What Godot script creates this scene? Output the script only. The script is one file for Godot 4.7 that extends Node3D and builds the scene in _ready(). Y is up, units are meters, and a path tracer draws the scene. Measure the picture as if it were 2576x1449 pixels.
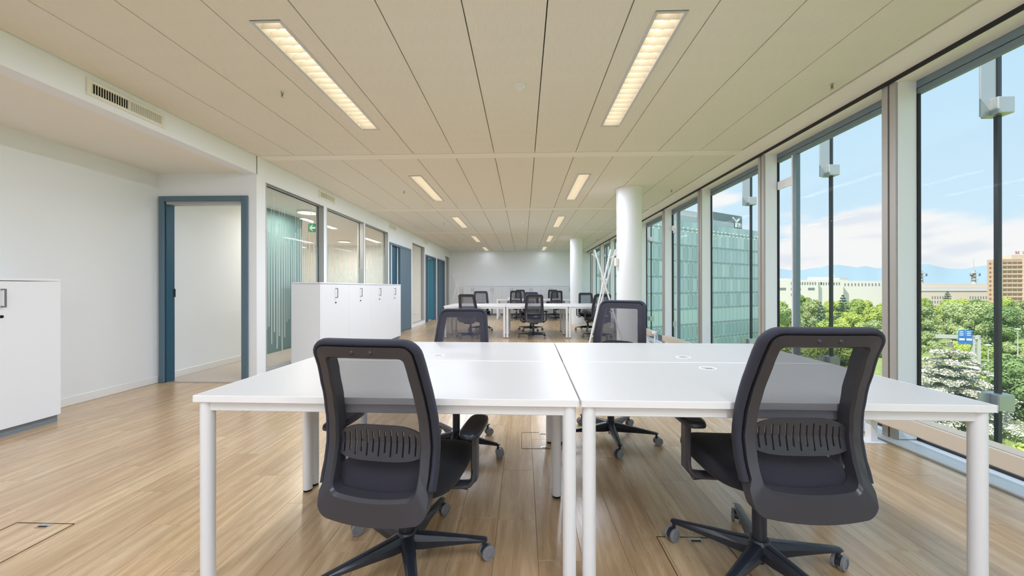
extends Node3D
# Open-plan office with white desks, mesh chairs and a window wall over a park.
# x to the right, y up, z = minus the depth into the room; metres.

var M := {}
var taken := {}
var rng := RandomNumberGenerator.new()
const CEIL := 2.70
const DESK := 0.722
const EYE := 1.125
const YAW := 0.0301
const NEAR_END := -7.0
const FAR_END := 15.8

# ------------------------------------------------------------------ helpers
func c8(r: float, g: float, b: float, a := 1.0) -> Color:
	return Color(r / 255.0, g / 255.0, b / 255.0, a)

func mat(key: String, col: Color, rough := 0.6, metal := 0.0) -> StandardMaterial3D:
	var m := StandardMaterial3D.new()
	m.resource_name = key
	m.albedo_color = col
	m.roughness = rough
	m.metallic = metal
	if col.a < 1.0:
		m.transparency = BaseMaterial3D.TRANSPARENCY_ALPHA
	M[key] = m
	return m

func P(x: float, y: float, d: float) -> Vector3:
	return Vector3(x, y, -d)

func begin() -> SurfaceTool:
	var s := SurfaceTool.new()
	s.begin(Mesh.PRIMITIVE_TRIANGLES)
	s.set_smooth_group(-1)
	return s

func done(s: SurfaceTool) -> ArrayMesh:
	s.generate_normals()
	return s.commit()

func tri(s: SurfaceTool, a: Vector3, b: Vector3, c: Vector3) -> void:
	s.add_vertex(a)
	s.add_vertex(b)
	s.add_vertex(c)

func quad(s: SurfaceTool, a: Vector3, b: Vector3, c: Vector3, d: Vector3) -> void:
	tri(s, a, b, c)
	tri(s, a, c, d)

# face turned so that it looks along out
func face(s: SurfaceTool, pts: Array, out: Vector3) -> void:
	var n: Vector3 = (pts[2] - pts[0]).cross(pts[1] - pts[0])
	var p := pts
	if n.dot(out) < 0.0:
		p = pts.duplicate()
		p.reverse()
	for i in range(1, p.size() - 1):
		tri(s, p[0], p[i], p[i + 1])

func box(s: SurfaceTool, a: Vector3, b: Vector3, bev := 0.0, xf := Transform3D.IDENTITY) -> void:
	var lo := Vector3(minf(a.x, b.x), minf(a.y, b.y), minf(a.z, b.z))
	var hi := Vector3(maxf(a.x, b.x), maxf(a.y, b.y), maxf(a.z, b.z))
	s.set_smooth_group(-1)
	var ctr := (lo + hi) / 2.0
	var h := (hi - lo) / 2.0
	if bev <= 0.0:
		for ax in 3:
			for sg in [-1.0, 1.0]:
				var n := Vector3.ZERO
				n[ax] = sg
				var u := Vector3.ZERO
				u[(ax + 1) % 3] = h[(ax + 1) % 3]
				var v := Vector3.ZERO
				v[(ax + 2) % 3] = h[(ax + 2) % 3]
				var f := ctr + n * h[ax]
				face(s, [xf * (f - u - v), xf * (f + u - v), xf * (f + u + v), xf * (f - u + v)], xf.basis * n)
		return
	bev = minf(bev, minf(h.x, minf(h.y, h.z)) * 0.95)
	var cor := {}
	for sx in [-1, 1]:
		for sy in [-1, 1]:
			for sz in [-1, 1]:
				var sg := Vector3(sx, sy, sz)
				var trio := []
				for ax in 3:
					var p := Vector3.ZERO
					for k in 3:
						p[k] = sg[k] * (h[k] if k == ax else h[k] - bev)
					trio.append(xf * (ctr + p))
				cor[Vector3i(sx, sy, sz)] = trio
	for ax in 3:
		var i := (ax + 1) % 3
		var j := (ax + 2) % 3
		for sg in [-1, 1]:
			var ring := []
			for pq in [[-1, -1], [1, -1], [1, 1], [-1, 1]]:
				var key := Vector3i.ZERO
				key[ax] = sg
				key[i] = pq[0]
				key[j] = pq[1]
				ring.append(cor[key][ax])
			var n := Vector3.ZERO
			n[ax] = sg
			face(s, ring, xf.basis * n)
		for pi in [-1, 1]:
			for pj in [-1, 1]:
				var k0 := Vector3i.ZERO
				k0[ax] = -1
				k0[i] = pi
				k0[j] = pj
				var k1 := k0
				k1[ax] = 1
				var n := Vector3.ZERO
				n[i] = pi
				n[j] = pj
				face(s, [cor[k0][i], cor[k1][i], cor[k1][j], cor[k0][j]], xf.basis * n)
	for key in cor:
		face(s, cor[key], xf.basis * Vector3(key))

func rbox(x0: float, x1: float, y0: float, y1: float, d0: float, d1: float, bev := 0.0) -> ArrayMesh:
	var s := begin()
	box(s, P(x0, y0, d0), P(x1, y1, d1), bev)
	return done(s)

func frame_of(dir: Vector3, fixed := Vector3.ZERO) -> Basis:
	var w := dir.normalized()
	var ref := Vector3.UP if absf(w.y) < 0.95 else Vector3.RIGHT
	if fixed != Vector3.ZERO:
		ref = fixed
	var u := ref.cross(w).normalized()
	return Basis(u, w.cross(u), w)

# closed loops joined by smooth skin
func loft(s: SurfaceTool, rings: Array, cap0 := true, cap1 := true, group := 0) -> void:
	s.set_smooth_group(group)
	var n: int = rings[0].size()
	for k in rings.size() - 1:
		for i in n:
			var j := (i + 1) % n
			quad(s, rings[k][i], rings[k + 1][i], rings[k + 1][j], rings[k][j])
	s.set_smooth_group(-1)
	if cap0:
		for i in range(1, n - 1):
			tri(s, rings[0][0], rings[0][i], rings[0][i + 1])
	if cap1:
		var l: int = rings.size() - 1
		for i in range(1, n - 1):
			tri(s, rings[l][0], rings[l][i + 1], rings[l][i])

func tube(s: SurfaceTool, pts: Array, rad, n := 10, squash := Vector2.ONE, fixed := Vector3.ZERO) -> void:
	var rings := []
	for k in pts.size():
		var dir: Vector3 = pts[mini(k + 1, pts.size() - 1)] - pts[maxi(k - 1, 0)]
		var b := frame_of(dir, fixed)
		var r: float = rad[k] if rad is Array else rad
		var ring := []
		for i in n:
			var a := TAU * i / n
			ring.append(pts[k] + b.x * (cos(a) * r * squash.x) + b.y * (sin(a) * r * squash.y))
		rings.append(ring)
	loft(s, rings)

# profile of [radius, height] turned round an axis
func lathe(s: SurfaceTool, prof: Array, n := 20, xf := Transform3D.IDENTITY, sharp := true) -> void:
	for k in prof.size() - 1:
		s.set_smooth_group(k + 1 if sharp else 1)
		for i in n:
			var a := TAU * i / n
			var b := TAU * (i + 1) / n
			var p0 := xf * Vector3(cos(a) * prof[k][0], prof[k][1], sin(a) * prof[k][0])
			var p1 := xf * Vector3(cos(b) * prof[k][0], prof[k][1], sin(b) * prof[k][0])
			var q0 := xf * Vector3(cos(a) * prof[k + 1][0], prof[k + 1][1], sin(a) * prof[k + 1][0])
			var q1 := xf * Vector3(cos(b) * prof[k + 1][0], prof[k + 1][1], sin(b) * prof[k + 1][0])
			if prof[k][0] > 0.0:
				tri(s, p0, q1, p1)
			if prof[k + 1][0] > 0.0:
				tri(s, p0, q0, q1)
	s.set_smooth_group(-1)

# flat outline given a thickness along z
func plate(s: SurfaceTool, pts: PackedVector2Array, z0: float, z1: float, xf := Transform3D.IDENTITY) -> void:
	s.set_smooth_group(-1)
	var idx := Geometry2D.triangulate_polygon(pts)
	for k in range(0, idx.size(), 3):
		var t := [pts[idx[k]], pts[idx[k + 1]], pts[idx[k + 2]]]
		face(s, [xf * Vector3(t[0].x, t[0].y, z1), xf * Vector3(t[1].x, t[1].y, z1), xf * Vector3(t[2].x, t[2].y, z1)], xf.basis.z * signf(z1 - z0))
		face(s, [xf * Vector3(t[0].x, t[0].y, z0), xf * Vector3(t[1].x, t[1].y, z0), xf * Vector3(t[2].x, t[2].y, z0)], xf.basis.z * signf(z0 - z1))
	for i in pts.size():
		var a := pts[i]
		var b := pts[(i + 1) % pts.size()]
		quad(s, xf * Vector3(a.x, a.y, z0), xf * Vector3(a.x, a.y, z1), xf * Vector3(b.x, b.y, z1), xf * Vector3(b.x, b.y, z0))

func circle2(cx: float, cy: float, r: float, n := 14) -> PackedVector2Array:
	var a := PackedVector2Array()
	for i in n:
		a.append(Vector2(cx + cos(TAU * i / n) * r, cy + sin(TAU * i / n) * r))
	return a

func bar2(a: Vector2, b: Vector2, w: float) -> PackedVector2Array:
	var n := (b - a).normalized().orthogonal() * w / 2.0
	return PackedVector2Array([a + n, b + n, b - n, a - n])

func numbered(called: String) -> String:
	var k: int = taken.get(called, 0)
	taken[called] = k + 1
	return called if k == 0 else "%s_%03d" % [called, k]

func obj(called: String, mesh: Mesh, m: Material, parent: Node = null) -> MeshInstance3D:
	var o := MeshInstance3D.new()
	o.mesh = mesh
	o.material_override = m
	if parent == null:
		o.name = numbered(called)
		add_child(o)
	else:
		o.name = called
		parent.add_child(o, true)
	return o

func part_box(called: String, m: Material, parent: Node, x0: float, x1: float, y0: float, y1: float, d0: float, d1: float, bev := 0.0) -> MeshInstance3D:
	return obj(called, rbox(x0, x1, y0, y1, d0, d1, bev), m, parent)

func node(called: String, at := Vector3.ZERO, parent: Node = null) -> Node3D:
	var o := Node3D.new()
	o.position = at
	if parent == null:
		o.name = numbered(called)
		add_child(o)
	else:
		o.name = called
		parent.add_child(o, true)
	return o

func tag(o: Node, label: String, category: String, group := "", kind := "") -> Node:
	o.set_meta("label", label)
	if category != "":
		o.set_meta("category", category)
	if group != "":
		o.set_meta("group", group)
	if kind != "":
		o.set_meta("kind", kind)
	return o

func setting(o: Node, label: String, category := "") -> Node:
	return tag(o, label, category, "", "structure")

func copy(o: Node3D) -> Node3D:
	var r: Node3D = o.duplicate()
	var base := String(o.name)
	if base.length() > 4 and base.substr(base.length() - 3).is_valid_int():
		base = base.substr(0, base.length() - 4)
	r.name = numbered(base)
	add_child(r)
	return r

# a place outside: t = tangent of the bearing right of the camera's axis, dist along the axis
func out_at(t: float, dist: float, y: float) -> Vector3:
	var f := Vector3(-sin(YAW), 0, -cos(YAW))
	var r := Vector3(cos(YAW), 0, -sin(YAW))
	return f * dist + r * (t * dist) + Vector3(0, y, 0)

# ------------------------------------------------------------------ run
func _ready() -> void:
	rng.seed = 7
	light_and_camera()
	materials()
	shell()
	ceiling()
	facade()
	partition()
	corridor()
	outside()
	desks()
	cabinets()
	chairs()
	fixtures()

func light_and_camera() -> void:
	var cam := Camera3D.new()
	cam.name = "camera"
	cam.position = Vector3(0, EYE, 0)
	cam.rotation = Vector3(0, YAW, -0.0015)
	cam.fov = rad_to_deg(2.0 * atan(724.5 / 930.0))
	cam.near = 0.05
	cam.far = 6000.0
	add_child(cam)
	cam.current = true
	var env := Environment.new()
	env.background_mode = Environment.BG_SKY
	env.sky = Sky.new()
	var pm := PanoramaSkyMaterial.new()
	pm.panorama = sky_picture()
	pm.energy_multiplier = 1.04
	env.sky.sky_material = pm
	env.tonemap_mode = Environment.TONE_MAPPER_LINEAR
	env.tonemap_exposure = 1.38
	env.sdfgi_enabled = true
	env.ssao_enabled = true
	env.ssil_enabled = true
	var we := WorldEnvironment.new()
	we.name = "environment"
	we.environment = env
	add_child(we)
	var sun := DirectionalLight3D.new()
	sun.name = "sun"
	sun.light_color = c8(255, 246, 230)
	sun.light_energy = 1.5
	sun.light_angular_distance = 0.6
	sun.shadow_enabled = true
	add_child(sun)
	sun.look_at_from_position(Vector3.ZERO, Vector3(0.62, -0.85, -0.35), Vector3.UP)

func sky_picture() -> ImageTexture:
	var w := 2048
	var h := 1024
	var im := Image.create(w, h, false, Image.FORMAT_RGBF)
	im.fill(Color(0.42, 0.44, 0.42))
	var n := FastNoiseLite.new()
	n.seed = 11
	n.noise_type = FastNoiseLite.TYPE_SIMPLEX_SMOOTH
	n.frequency = 1.0
	n.fractal_octaves = 5
	n.fractal_gain = 0.55
	for j in h / 2:
		var el := PI * (0.5 - (j + 0.5) / h)
		var sy := sin(el)
		var cy := cos(el)
		var deg := rad_to_deg(el)
		var blue := Color(0.48, 0.62, 0.70).lerp(Color(0.345, 0.52, 0.67), clampf(deg / 28.0, 0.0, 1.0))
		blue = blue.lerp(Color(0.22, 0.41, 0.66), clampf((deg - 28.0) / 60.0, 0.0, 1.0))
		for i in w:
			var az := TAU * (i + 0.5) / w
			var x := sin(az) * cy
			var z := -cos(az) * cy
			var v := n.get_noise_3d(x * 3.2, sy * 11.0, z * 3.2)
			var lift := clampf((9.5 - deg) / 6.0, -0.9, 1.0) * 0.46
			var k := smoothstep(-0.12, 0.22, v + lift - 0.08)
			var body := n.get_noise_3d(x * 5.0 + 9.0, sy * 22.0, z * 5.0)
			var white := Color(0.68, 0.675, 0.67).lerp(Color(0.56, 0.585, 0.63), smoothstep(-0.1, 0.45, body))
			im.set_pixel(i, j, blue.lerp(white, k * 0.94))
	return ImageTexture.create_from_image(im)

# ------------------------------------------------------------------ materials
func wood_picture() -> ImageTexture:
	var w := 512
	var h := 1024
	var im := Image.create(w, h, false, Image.FORMAT_RGB8)
	var n := FastNoiseLite.new()
	n.seed = 3
	n.frequency = 1.0
	n.fractal_octaves = 4
	var n2 := FastNoiseLite.new()
	n2.seed = 21
	n2.frequency = 1.0
	n2.fractal_octaves = 2
	for j in h:
		for i in w:
			var u := float(i) / w
			var v := float(j) / h
			var a := n.get_noise_2d(u * 26.0, v * 3.2)
			var b := n2.get_noise_2d(u * 130.0, v * 5.0)
			var ring := sin((u * 34.0 + n2.get_noise_2d(u * 7.0, v * 2.6) * 7.0) * TAU * 0.5)
			var t := 0.5 + 0.55 * a + 0.16 * b + 0.08 * ring
			var col := Color(0.685, 0.56, 0.405).lerp(Color(0.85, 0.745, 0.60), clampf(t, 0.0, 1.0))
			if b > 0.42 and ring > 0.2:
				col = col.darkened(0.12)
			im.set_pixel(i, j, col)
	im.generate_mipmaps()
	return ImageTexture.create_from_image(im)

func noise_tex(sd: int, freq: float, lo: Color, hi: Color, size := 256) -> NoiseTexture2D:
	var f := FastNoiseLite.new()
	f.seed = sd
	f.frequency = freq
	f.fractal_octaves = 4
	var t := NoiseTexture2D.new()
	t.width = size
	t.height = size
	t.seamless = true
	t.noise = f
	var g := Gradient.new()
	g.set_color(0, lo)
	g.set_color(1, hi)
	t.color_ramp = g
	return t

func tri_tex(m: StandardMaterial3D, t: Texture2D, scale: Vector3) -> void:
	m.albedo_texture = t
	m.uv1_triplanar = true
	m.uv1_world_triplanar = true
	m.uv1_scale = scale

func materials() -> void:
	var wood := wood_picture()
	for k in 6:
		var tone: Color = [c8(255, 255, 255), c8(250, 248, 246), c8(246, 241, 236), c8(255, 251, 244), c8(244, 240, 236), c8(252, 247, 242)][k]
		var m := mat("oak_plank_%d" % k, tone, 0.27)
		m.albedo_texture = wood
		m.metallic_specular = 0.66
		m.clearcoat_enabled = true
		m.clearcoat = 0.35
		m.clearcoat_roughness = 0.3
	mat("subfloor", c8(96, 78, 60), 0.9)
	mat("wall", c8(240, 243, 246), 0.85)
	mat("baseboard", c8(243, 243, 242), 0.5)
	var panel := mat("ceiling_panel", c8(255, 255, 255), 0.75)
	tri_tex(panel, noise_tex(5, 0.05, c8(228, 222, 208), c8(238, 233, 220)), Vector3(14, 1, 0.7))
	mat("ceiling_strip", c8(242, 237, 226), 0.7)
	mat("plenum", c8(40, 36, 30), 0.95)
	mat("aluminium_shaded", c8(176, 172, 166), 0.45, 0.25)  # mullion grey with the backlit shade put into its colour
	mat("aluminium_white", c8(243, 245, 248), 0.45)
	mat("frame_blue", c8(120, 138, 146), 0.4, 0.2)
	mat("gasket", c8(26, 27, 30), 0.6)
	mat("clamp_metal", c8(186, 192, 196), 0.35, 0.6)
	mat("joint_dark", c8(40, 44, 54), 0.3)
	mat("pane", c8(196, 226, 222, 0.012), 0.0).metallic_specular = 0.06
	mat("outer_pane", c8(190, 226, 226, 0.015), 0.0).metallic_specular = 0.06
	mat("partition_pane", c8(140, 158, 154, 0.13), 0.0).metallic_specular = 0.27
	mat("stripe_film", c8(218, 230, 226, 0.45), 0.6)
	mat("partition_frame", c8(178, 180, 180), 0.45, 0.2)
	mat("door_blue", c8(92, 116, 132), 0.5)
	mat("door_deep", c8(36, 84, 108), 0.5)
	mat("door_teal", c8(44, 120, 142), 0.5)
	mat("teal_wall", c8(98, 134, 138), 0.6)
	var carpet := mat("carpet", c8(255, 255, 255), 1.0)
	tri_tex(carpet, noise_tex(8, 0.35, c8(178, 170, 164), c8(222, 214, 208)), Vector3(2, 2, 2))
	mat("steel", c8(196, 192, 184), 0.3, 0.8)
	mat("desk_top", c8(194, 192, 190), 0.38)
	mat("desk_edge", c8(246, 246, 247), 0.45)
	mat("white_metal", c8(240, 241, 244), 0.4)
	mat("black_rubber", c8(24, 24, 26), 0.7)
	mat("grommet", c8(238, 238, 238), 0.4)
	mat("cabinet_white", c8(238, 240, 244), 0.45)
	mat("cabinet_plinth", c8(132, 142, 150), 0.5, 0.3)
	mat("handle_grey", c8(120, 124, 126), 0.35, 0.6)
	mat("lock_black", c8(22, 22, 24), 0.4)
	mat("chair_plastic", c8(57, 57, 64), 0.33)
	mat("chair_base", c8(43, 47, 57), 0.3)
	var fab := mat("chair_fabric", c8(30, 30, 37), 0.95)
	fab.rim_enabled = true
	fab.rim = 0.4
	var sleeve := mat("chair_sleeve", c8(50, 51, 64), 0.9)
	sleeve.rim_enabled = true
	sleeve.rim = 0.3
	mat("chair_mesh", c8(64, 62, 74, 0.58), 0.9)
	mat("wheel_grey", c8(138, 140, 144), 0.5)
	mat("wheel_hub", c8(70, 72, 78), 0.4)
	mat("lamp_frame", c8(208, 210, 210), 0.4, 0.2)
	mat("louvre", c8(243, 240, 233), 0.35, 0.0)
	var tubem := mat("lamp_tube", c8(255, 244, 220), 0.4)
	tubem.emission_enabled = true
	tubem.emission = c8(255, 236, 208)
	tubem.emission_energy_multiplier = 3.6
	var disc := mat("lamp_disc", c8(255, 250, 240), 0.4)
	disc.emission_enabled = true
	disc.emission = c8(255, 240, 214)
	disc.emission_energy_multiplier = 0.8
	var cove := mat("lamp_cove", c8(255, 220, 140), 0.4)
	cove.emission_enabled = true
	cove.emission = c8(255, 206, 116)
	cove.emission_energy_multiplier = 1.6
	mat("sensor_white", c8(236, 233, 224), 0.5)
	mat("sprinkler_white", c8(226, 228, 226), 0.4)
	mat("sprinkler_bulb", c8(96, 20, 12), 0.2)
	mat("brass", c8(190, 176, 130), 0.35, 0.6)
	mat("vent_cream", c8(236, 233, 220), 0.5)
	mat("vent_dark", c8(38, 32, 22), 0.9)
	mat("radiator", c8(214, 200, 182), 0.5)  # pale casing; warm light off the wood floor is mixed into the colour
	var sign_green := mat("sign_green", c8(20, 150, 84), 0.4)
	sign_green.emission_enabled = true
	sign_green.emission = c8(20, 150, 84)
	sign_green.emission_energy_multiplier = 0.35
	var sign_white := mat("sign_white", c8(245, 248, 246), 0.4)
	sign_white.emission_enabled = true
	sign_white.emission = c8(245, 248, 246)
	sign_white.emission_energy_multiplier = 0.35
	var grate := mat("grating", c8(255, 255, 255), 0.6)
	tri_tex(grate, noise_tex(14, 0.12, c8(40, 50, 60), c8(96, 104, 112)), Vector3(4, 1, 1))
	# outside
	var grass := mat("grass", c8(255, 255, 255), 1.0)
	tri_tex(grass, noise_tex(31, 0.03, c8(112, 134, 72), c8(164, 176, 110), 512), Vector3(0.05, 0.05, 0.05))
	mat("road", c8(206, 200, 194), 0.9)
	for k in 4:
		var col: Color = [c8(192, 210, 112), c8(166, 192, 106), c8(134, 164, 106), c8(178, 196, 142)][k]
		var m := mat("leaf_%d" % k, col, 0.9)
		m.vertex_color_use_as_albedo = true
		m.backlight_enabled = true
		m.backlight = Color(0.35, 0.4, 0.15)
	var cedar := mat("leaf_silver", c8(226, 229, 212), 0.9)
	cedar.vertex_color_use_as_albedo = true
	var fir := mat("leaf_fir", c8(128, 156, 128), 0.9)
	fir.vertex_color_use_as_albedo = true
	mat("bark", c8(104, 88, 70), 0.95)
	mat("tower_glass_0", c8(206, 228, 236), 0.3)
	mat("tower_glass_1", c8(196, 220, 230), 0.3)
	mat("tower_glass_2", c8(216, 236, 242), 0.3)
	mat("tower_glass_3", c8(182, 208, 214), 0.3)
	mat("tower_band", c8(168, 192, 200), 0.5)
	mat("tower_blind", c8(214, 238, 240), 0.4)
	mat("tower_roof", c8(128, 140, 146), 0.7)
	mat("tower_roof_light", c8(206, 208, 210), 0.7)
	mat("fixing_white", c8(236, 242, 240), 0.4)
	mat("far_white", c8(232, 227, 226), 0.8)
	mat("far_window", c8(132, 136, 146), 0.4)
	mat("far_pink", c8(214, 202, 196), 0.8)
	mat("far_grey", c8(196, 198, 200), 0.8)
	mat("hotel_orange", c8(186, 160, 142), 0.8)
	mat("hotel_pale", c8(204, 188, 174), 0.8)
	mat("hotel_window", c8(132, 102, 84), 0.4)
	mat("hotel_letter", c8(186, 134, 128), 0.6)
	mat("mast_grey", c8(176, 178, 178), 0.6)
	mat("mountain", c8(138, 162, 176), 1.0)  # aerial haze is painted into this blue-grey
	mat("sign_blue", c8(44, 112, 182), 0.5)
	mat("pole_grey", c8(186, 190, 190), 0.5, 0.2)

# ------------------------------------------------------------------ room shell
func plank_mesh(w: float, l: float, u0: float, v0: float, thick := 0.012) -> ArrayMesh:
	var s := begin()
	var e := 0.0012
	var top := [Vector3(e, 0, -e), Vector3(w - e, 0, -e), Vector3(w - e, 0, -l + e), Vector3(e, 0, -l + e)]
	var low := [Vector3(0.0004, -e, -0.0004), Vector3(w - 0.0004, -e, -0.0004), Vector3(w - 0.0004, -e, -l + 0.0004), Vector3(0.0004, -e, -l + 0.0004)]
	var bot := [low[0] + Vector3(0, -thick, 0), low[1] + Vector3(0, -thick, 0), low[2] + Vector3(0, -thick, 0), low[3] + Vector3(0, -thick, 0)]
	var put := func(p: Vector3) -> void:
		s.set_uv(Vector2(u0 + p.x / 1.5, v0 - p.z / 3.0))
		s.add_vertex(p)
	for k in [0, 3, 2, 0, 2, 1]:
		put.call(top[k])
	for pair in [[top, low], [low, bot]]:
		for i in 4:
			var j := (i + 1) % 4
			for p in [pair[0][i], pair[0][j], pair[1][j], pair[0][i], pair[1][j], pair[1][i]]:
				put.call(p)
	return done(s)

func shell() -> void:
	# floor: oak-look planks laid along the room
	var fl := node("floor")
	setting(fl, "oak-look plank floor with planks running along the room")
	part_box("subfloor", M.subfloor, fl, -4.6, 2.72, -0.25, -0.013, NEAR_END - 0.2, FAR_END + 0.2)
	var w := 0.185
	var l := 1.22
	var variants := []
	for k in 18:
		variants.append(plank_mesh(w, l, rng.randf(), rng.randf()))
	var spots := []
	var cols := int(ceil((2.65 + 4.37) / w))
	for i in cols:
		var x := 2.65 - (i + 1) * w
		var start := NEAR_END - fmod(i * 0.47, l)
		var j := 0
		while start + j * l < FAR_END:
			var d := start + j * l
			j += 1
			var seen := d + l > 0.95 and absf(x + 0.1) < (d + l) * 1.42
			if x + w / 2 < -3.2 and d > 4.2:
				continue
			var key := Vector2(x + 0.1, d + l * 0.5 - 0.3).length()
			spots.append([key if seen else key + 100.0, x, d])
	spots.sort_custom(func(a, b): return a[0] < b[0])
	var rest := {}
	for k in spots.size():
		var m: Material = M["oak_plank_%d" % rng.randi_range(0, 5)]
		var mesh: ArrayMesh = variants[rng.randi_range(0, variants.size() - 1)]
		if spots[k][1] + w / 2 < -3.2 and spots[k][2] + l > 4.31:
			# cut at the doorway threshold
			mesh = plank_mesh(w, 4.31 - spots[k][2], rng.randf(), rng.randf())
		if k < 300:
			var o := obj("plank", mesh, m, fl)
			o.position = P(spots[k][1], 0, spots[k][2])
		else:
			if not rest.has(m):
				rest[m] = begin()
			rest[m].append_from(mesh, 0, Transform3D(Basis.IDENTITY, P(spots[k][1], 0, spots[k][2])))
	var first := true
	for m in rest:
		var o := obj("planks_beyond", rest[m].commit(), m, fl)
		o.set_meta("kind", "stuff")

	# walls
	var wl := node("wall_left")
	setting(wl, "white side wall behind the near storage cabinet")
	part_box("plaster", M.wall, wl, -4.55, -4.37, -0.2, 2.75, NEAR_END, 4.5)
	var bl := obj("baseboard_left", rbox(-4.37, -4.358, 0.0, 0.085, NEAR_END, 4.31, 0.004), M.baseboard)
	setting(bl, "low white skirting along the left wall")
	var wr := node("wall_recess")
	setting(wr, "white end wall of the recess around the blue door frame")
	part_box("plaster", M.wall, wr, -4.37, -4.296, 0.0, 2.6, 4.30, 4.40)
	part_box("plaster", M.wall, wr, -3.324, -3.165, 0.0, 2.75, 4.30, 4.40)
	part_box("plaster", M.wall, wr, -4.296, -3.324, 2.165, 2.6, 4.30, 4.40)
	# bulkhead beam over the recess edge
	var bk := node("wall_bulkhead")
	setting(bk, "white bulkhead beam between the main ceiling and the recess")
	part_box("fascia", M.wall, bk, -3.305, -3.165, 2.485, 2.78, NEAR_END, 4.31)
	var rc := node("ceiling_recess")
	setting(rc, "lower flat ceiling of the recess on the left")
	part_box("board", M.ceiling_strip, rc, -4.5, -3.305, 2.495, 2.78, NEAR_END, 4.31)
	var wf := node("wall_far")
	setting(wf, "white far wall of the office above the row of cabinets")
	part_box("plaster", M.wall, wf, -3.3, 3.0, -0.2, 3.0, FAR_END, FAR_END + 0.2)
	var wb := node("wall_behind")
	setting(wb, "white wall behind the camera")
	part_box("plaster", M.wall, wb, -4.6, 3.0, -0.2, 3.0, NEAR_END - 0.2, NEAR_END)
	# door frame in the recess
	var dr := node("door_1")
	setting(dr, "open doorway with a slate blue frame and white wall beyond")
	part_box("jamb", M.door_blue, dr, -4.345, -4.282, 0.0, 2.225, 4.275, 4.30, 0.004)
	part_box("jamb", M.door_blue, dr, -3.338, -3.262, 0.0, 2.225, 4.275, 4.30, 0.004)
	part_box("head", M.door_blue, dr, -4.280, -3.340, 2.165, 2.225, 4.275, 4.30, 0.004)
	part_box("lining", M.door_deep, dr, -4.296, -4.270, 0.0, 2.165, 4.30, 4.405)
	part_box("lining", M.door_blue, dr, -3.350, -3.324, 0.0, 2.165, 4.30, 4.405)
	part_box("lining", M.partition_frame, dr, -4.270, -3.350, 2.135, 2.165, 4.30, 4.405)
	part_box("threshold", M.steel, dr, -4.270, -3.350, 0.0, 0.006, 4.30, 4.36)
	part_box("hinge", M.lock_black, dr, -4.272, -4.264, 1.02, 1.12, 4.392, 4.412)

# ------------------------------------------------------------------ ceiling
func ceiling() -> void:
	var ce := node("ceiling")
	setting(ce, "ceiling of long off-white metal panels with dark joints")
	part_box("plenum", M.plenum, ce, -3.4, 2.9, 2.80, 2.95, NEAR_END - 0.1, FAR_END + 0.1)
	var edges := []
	for k in range(-7, 6):
		edges.append(0.137 + 0.4735 * k)
	edges[0] = -3.165
	edges.append(2.52)
	var rows := []
	var z := NEAR_END
	for k in range(-4, 5):
		var t := 4.38 + 3.0 * k
		if t - 0.075 > NEAR_END:
			rows.append([z, t - 0.075])
			z = t + 0.075
	rows.append([z, FAR_END])
	var gap := 0.0035
	for r in rows:
		for i in edges.size() - 1:
			var x0: float = edges[i] + gap
			var x1: float = edges[i + 1] - gap
			if x1 - x0 < 0.03:
				continue
			var s := begin()
			var mid := (x0 + x1) / 2.0
			var lit := absf(mid + 1.515) < 0.2 or absf(mid - 0.85) < 0.2
			var d0: float = r[0] + 0.002
			var d1: float = r[1] - 0.002
			if lit and d1 - d0 > 1.9:
				# the cut-out for the recessed luminaire
				var cx := -1.515 if mid < 0.0 else 0.85
				var m0 := fposmod(2.13 - d0, 3.0) + d0 - 0.006
				var m1 := m0 + 1.512
				box(s, P(x0, CEIL, d0), P(x1, CEIL + 0.03, m0))
				if m1 < d1:
					box(s, P(x0, CEIL, m1), P(x1, CEIL + 0.03, d1))
				box(s, P(x0, CEIL, m0), P(cx - 0.094, CEIL + 0.03, minf(m1, d1)))
				box(s, P(cx + 0.094, CEIL, m0), P(x1, CEIL + 0.03, minf(m1, d1)))
			else:
				box(s, P(x0, CEIL, d0), P(x1, CEIL + 0.03, d1), 0.0012)
			obj("panel", done(s), M.ceiling_panel, ce)
	var n := 1
	for k in range(-4, 4):
		var t := 4.38 + 3.0 * k
		if t - 0.075 < NEAR_END:
			continue
		var o := obj("trim_%d" % n, rbox(-3.165, 2.52, CEIL - 0.004, CEIL + 0.03, t - 0.075, t + 0.075), M.ceiling_strip)
		setting(o, "pale cross strip between the rows of ceiling panels")
		n += 1
	# pale border that slopes down to the window head
	var s := begin()
	plate(s, PackedVector2Array([Vector2(2.52, 2.697), Vector2(2.70, 2.655), Vector2(2.72, 2.80), Vector2(2.52, 2.80)]), -NEAR_END, -FAR_END)
	setting(obj("trim_%d" % n, done(s), M.ceiling_strip), "pale ceiling border along the top of the window wall")
	n += 1
	setting(obj("trim_%d" % n, rbox(2.70, 2.716, 2.628, 2.70, NEAR_END, FAR_END), M.gasket), "dark shadow gap above the windows")

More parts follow.
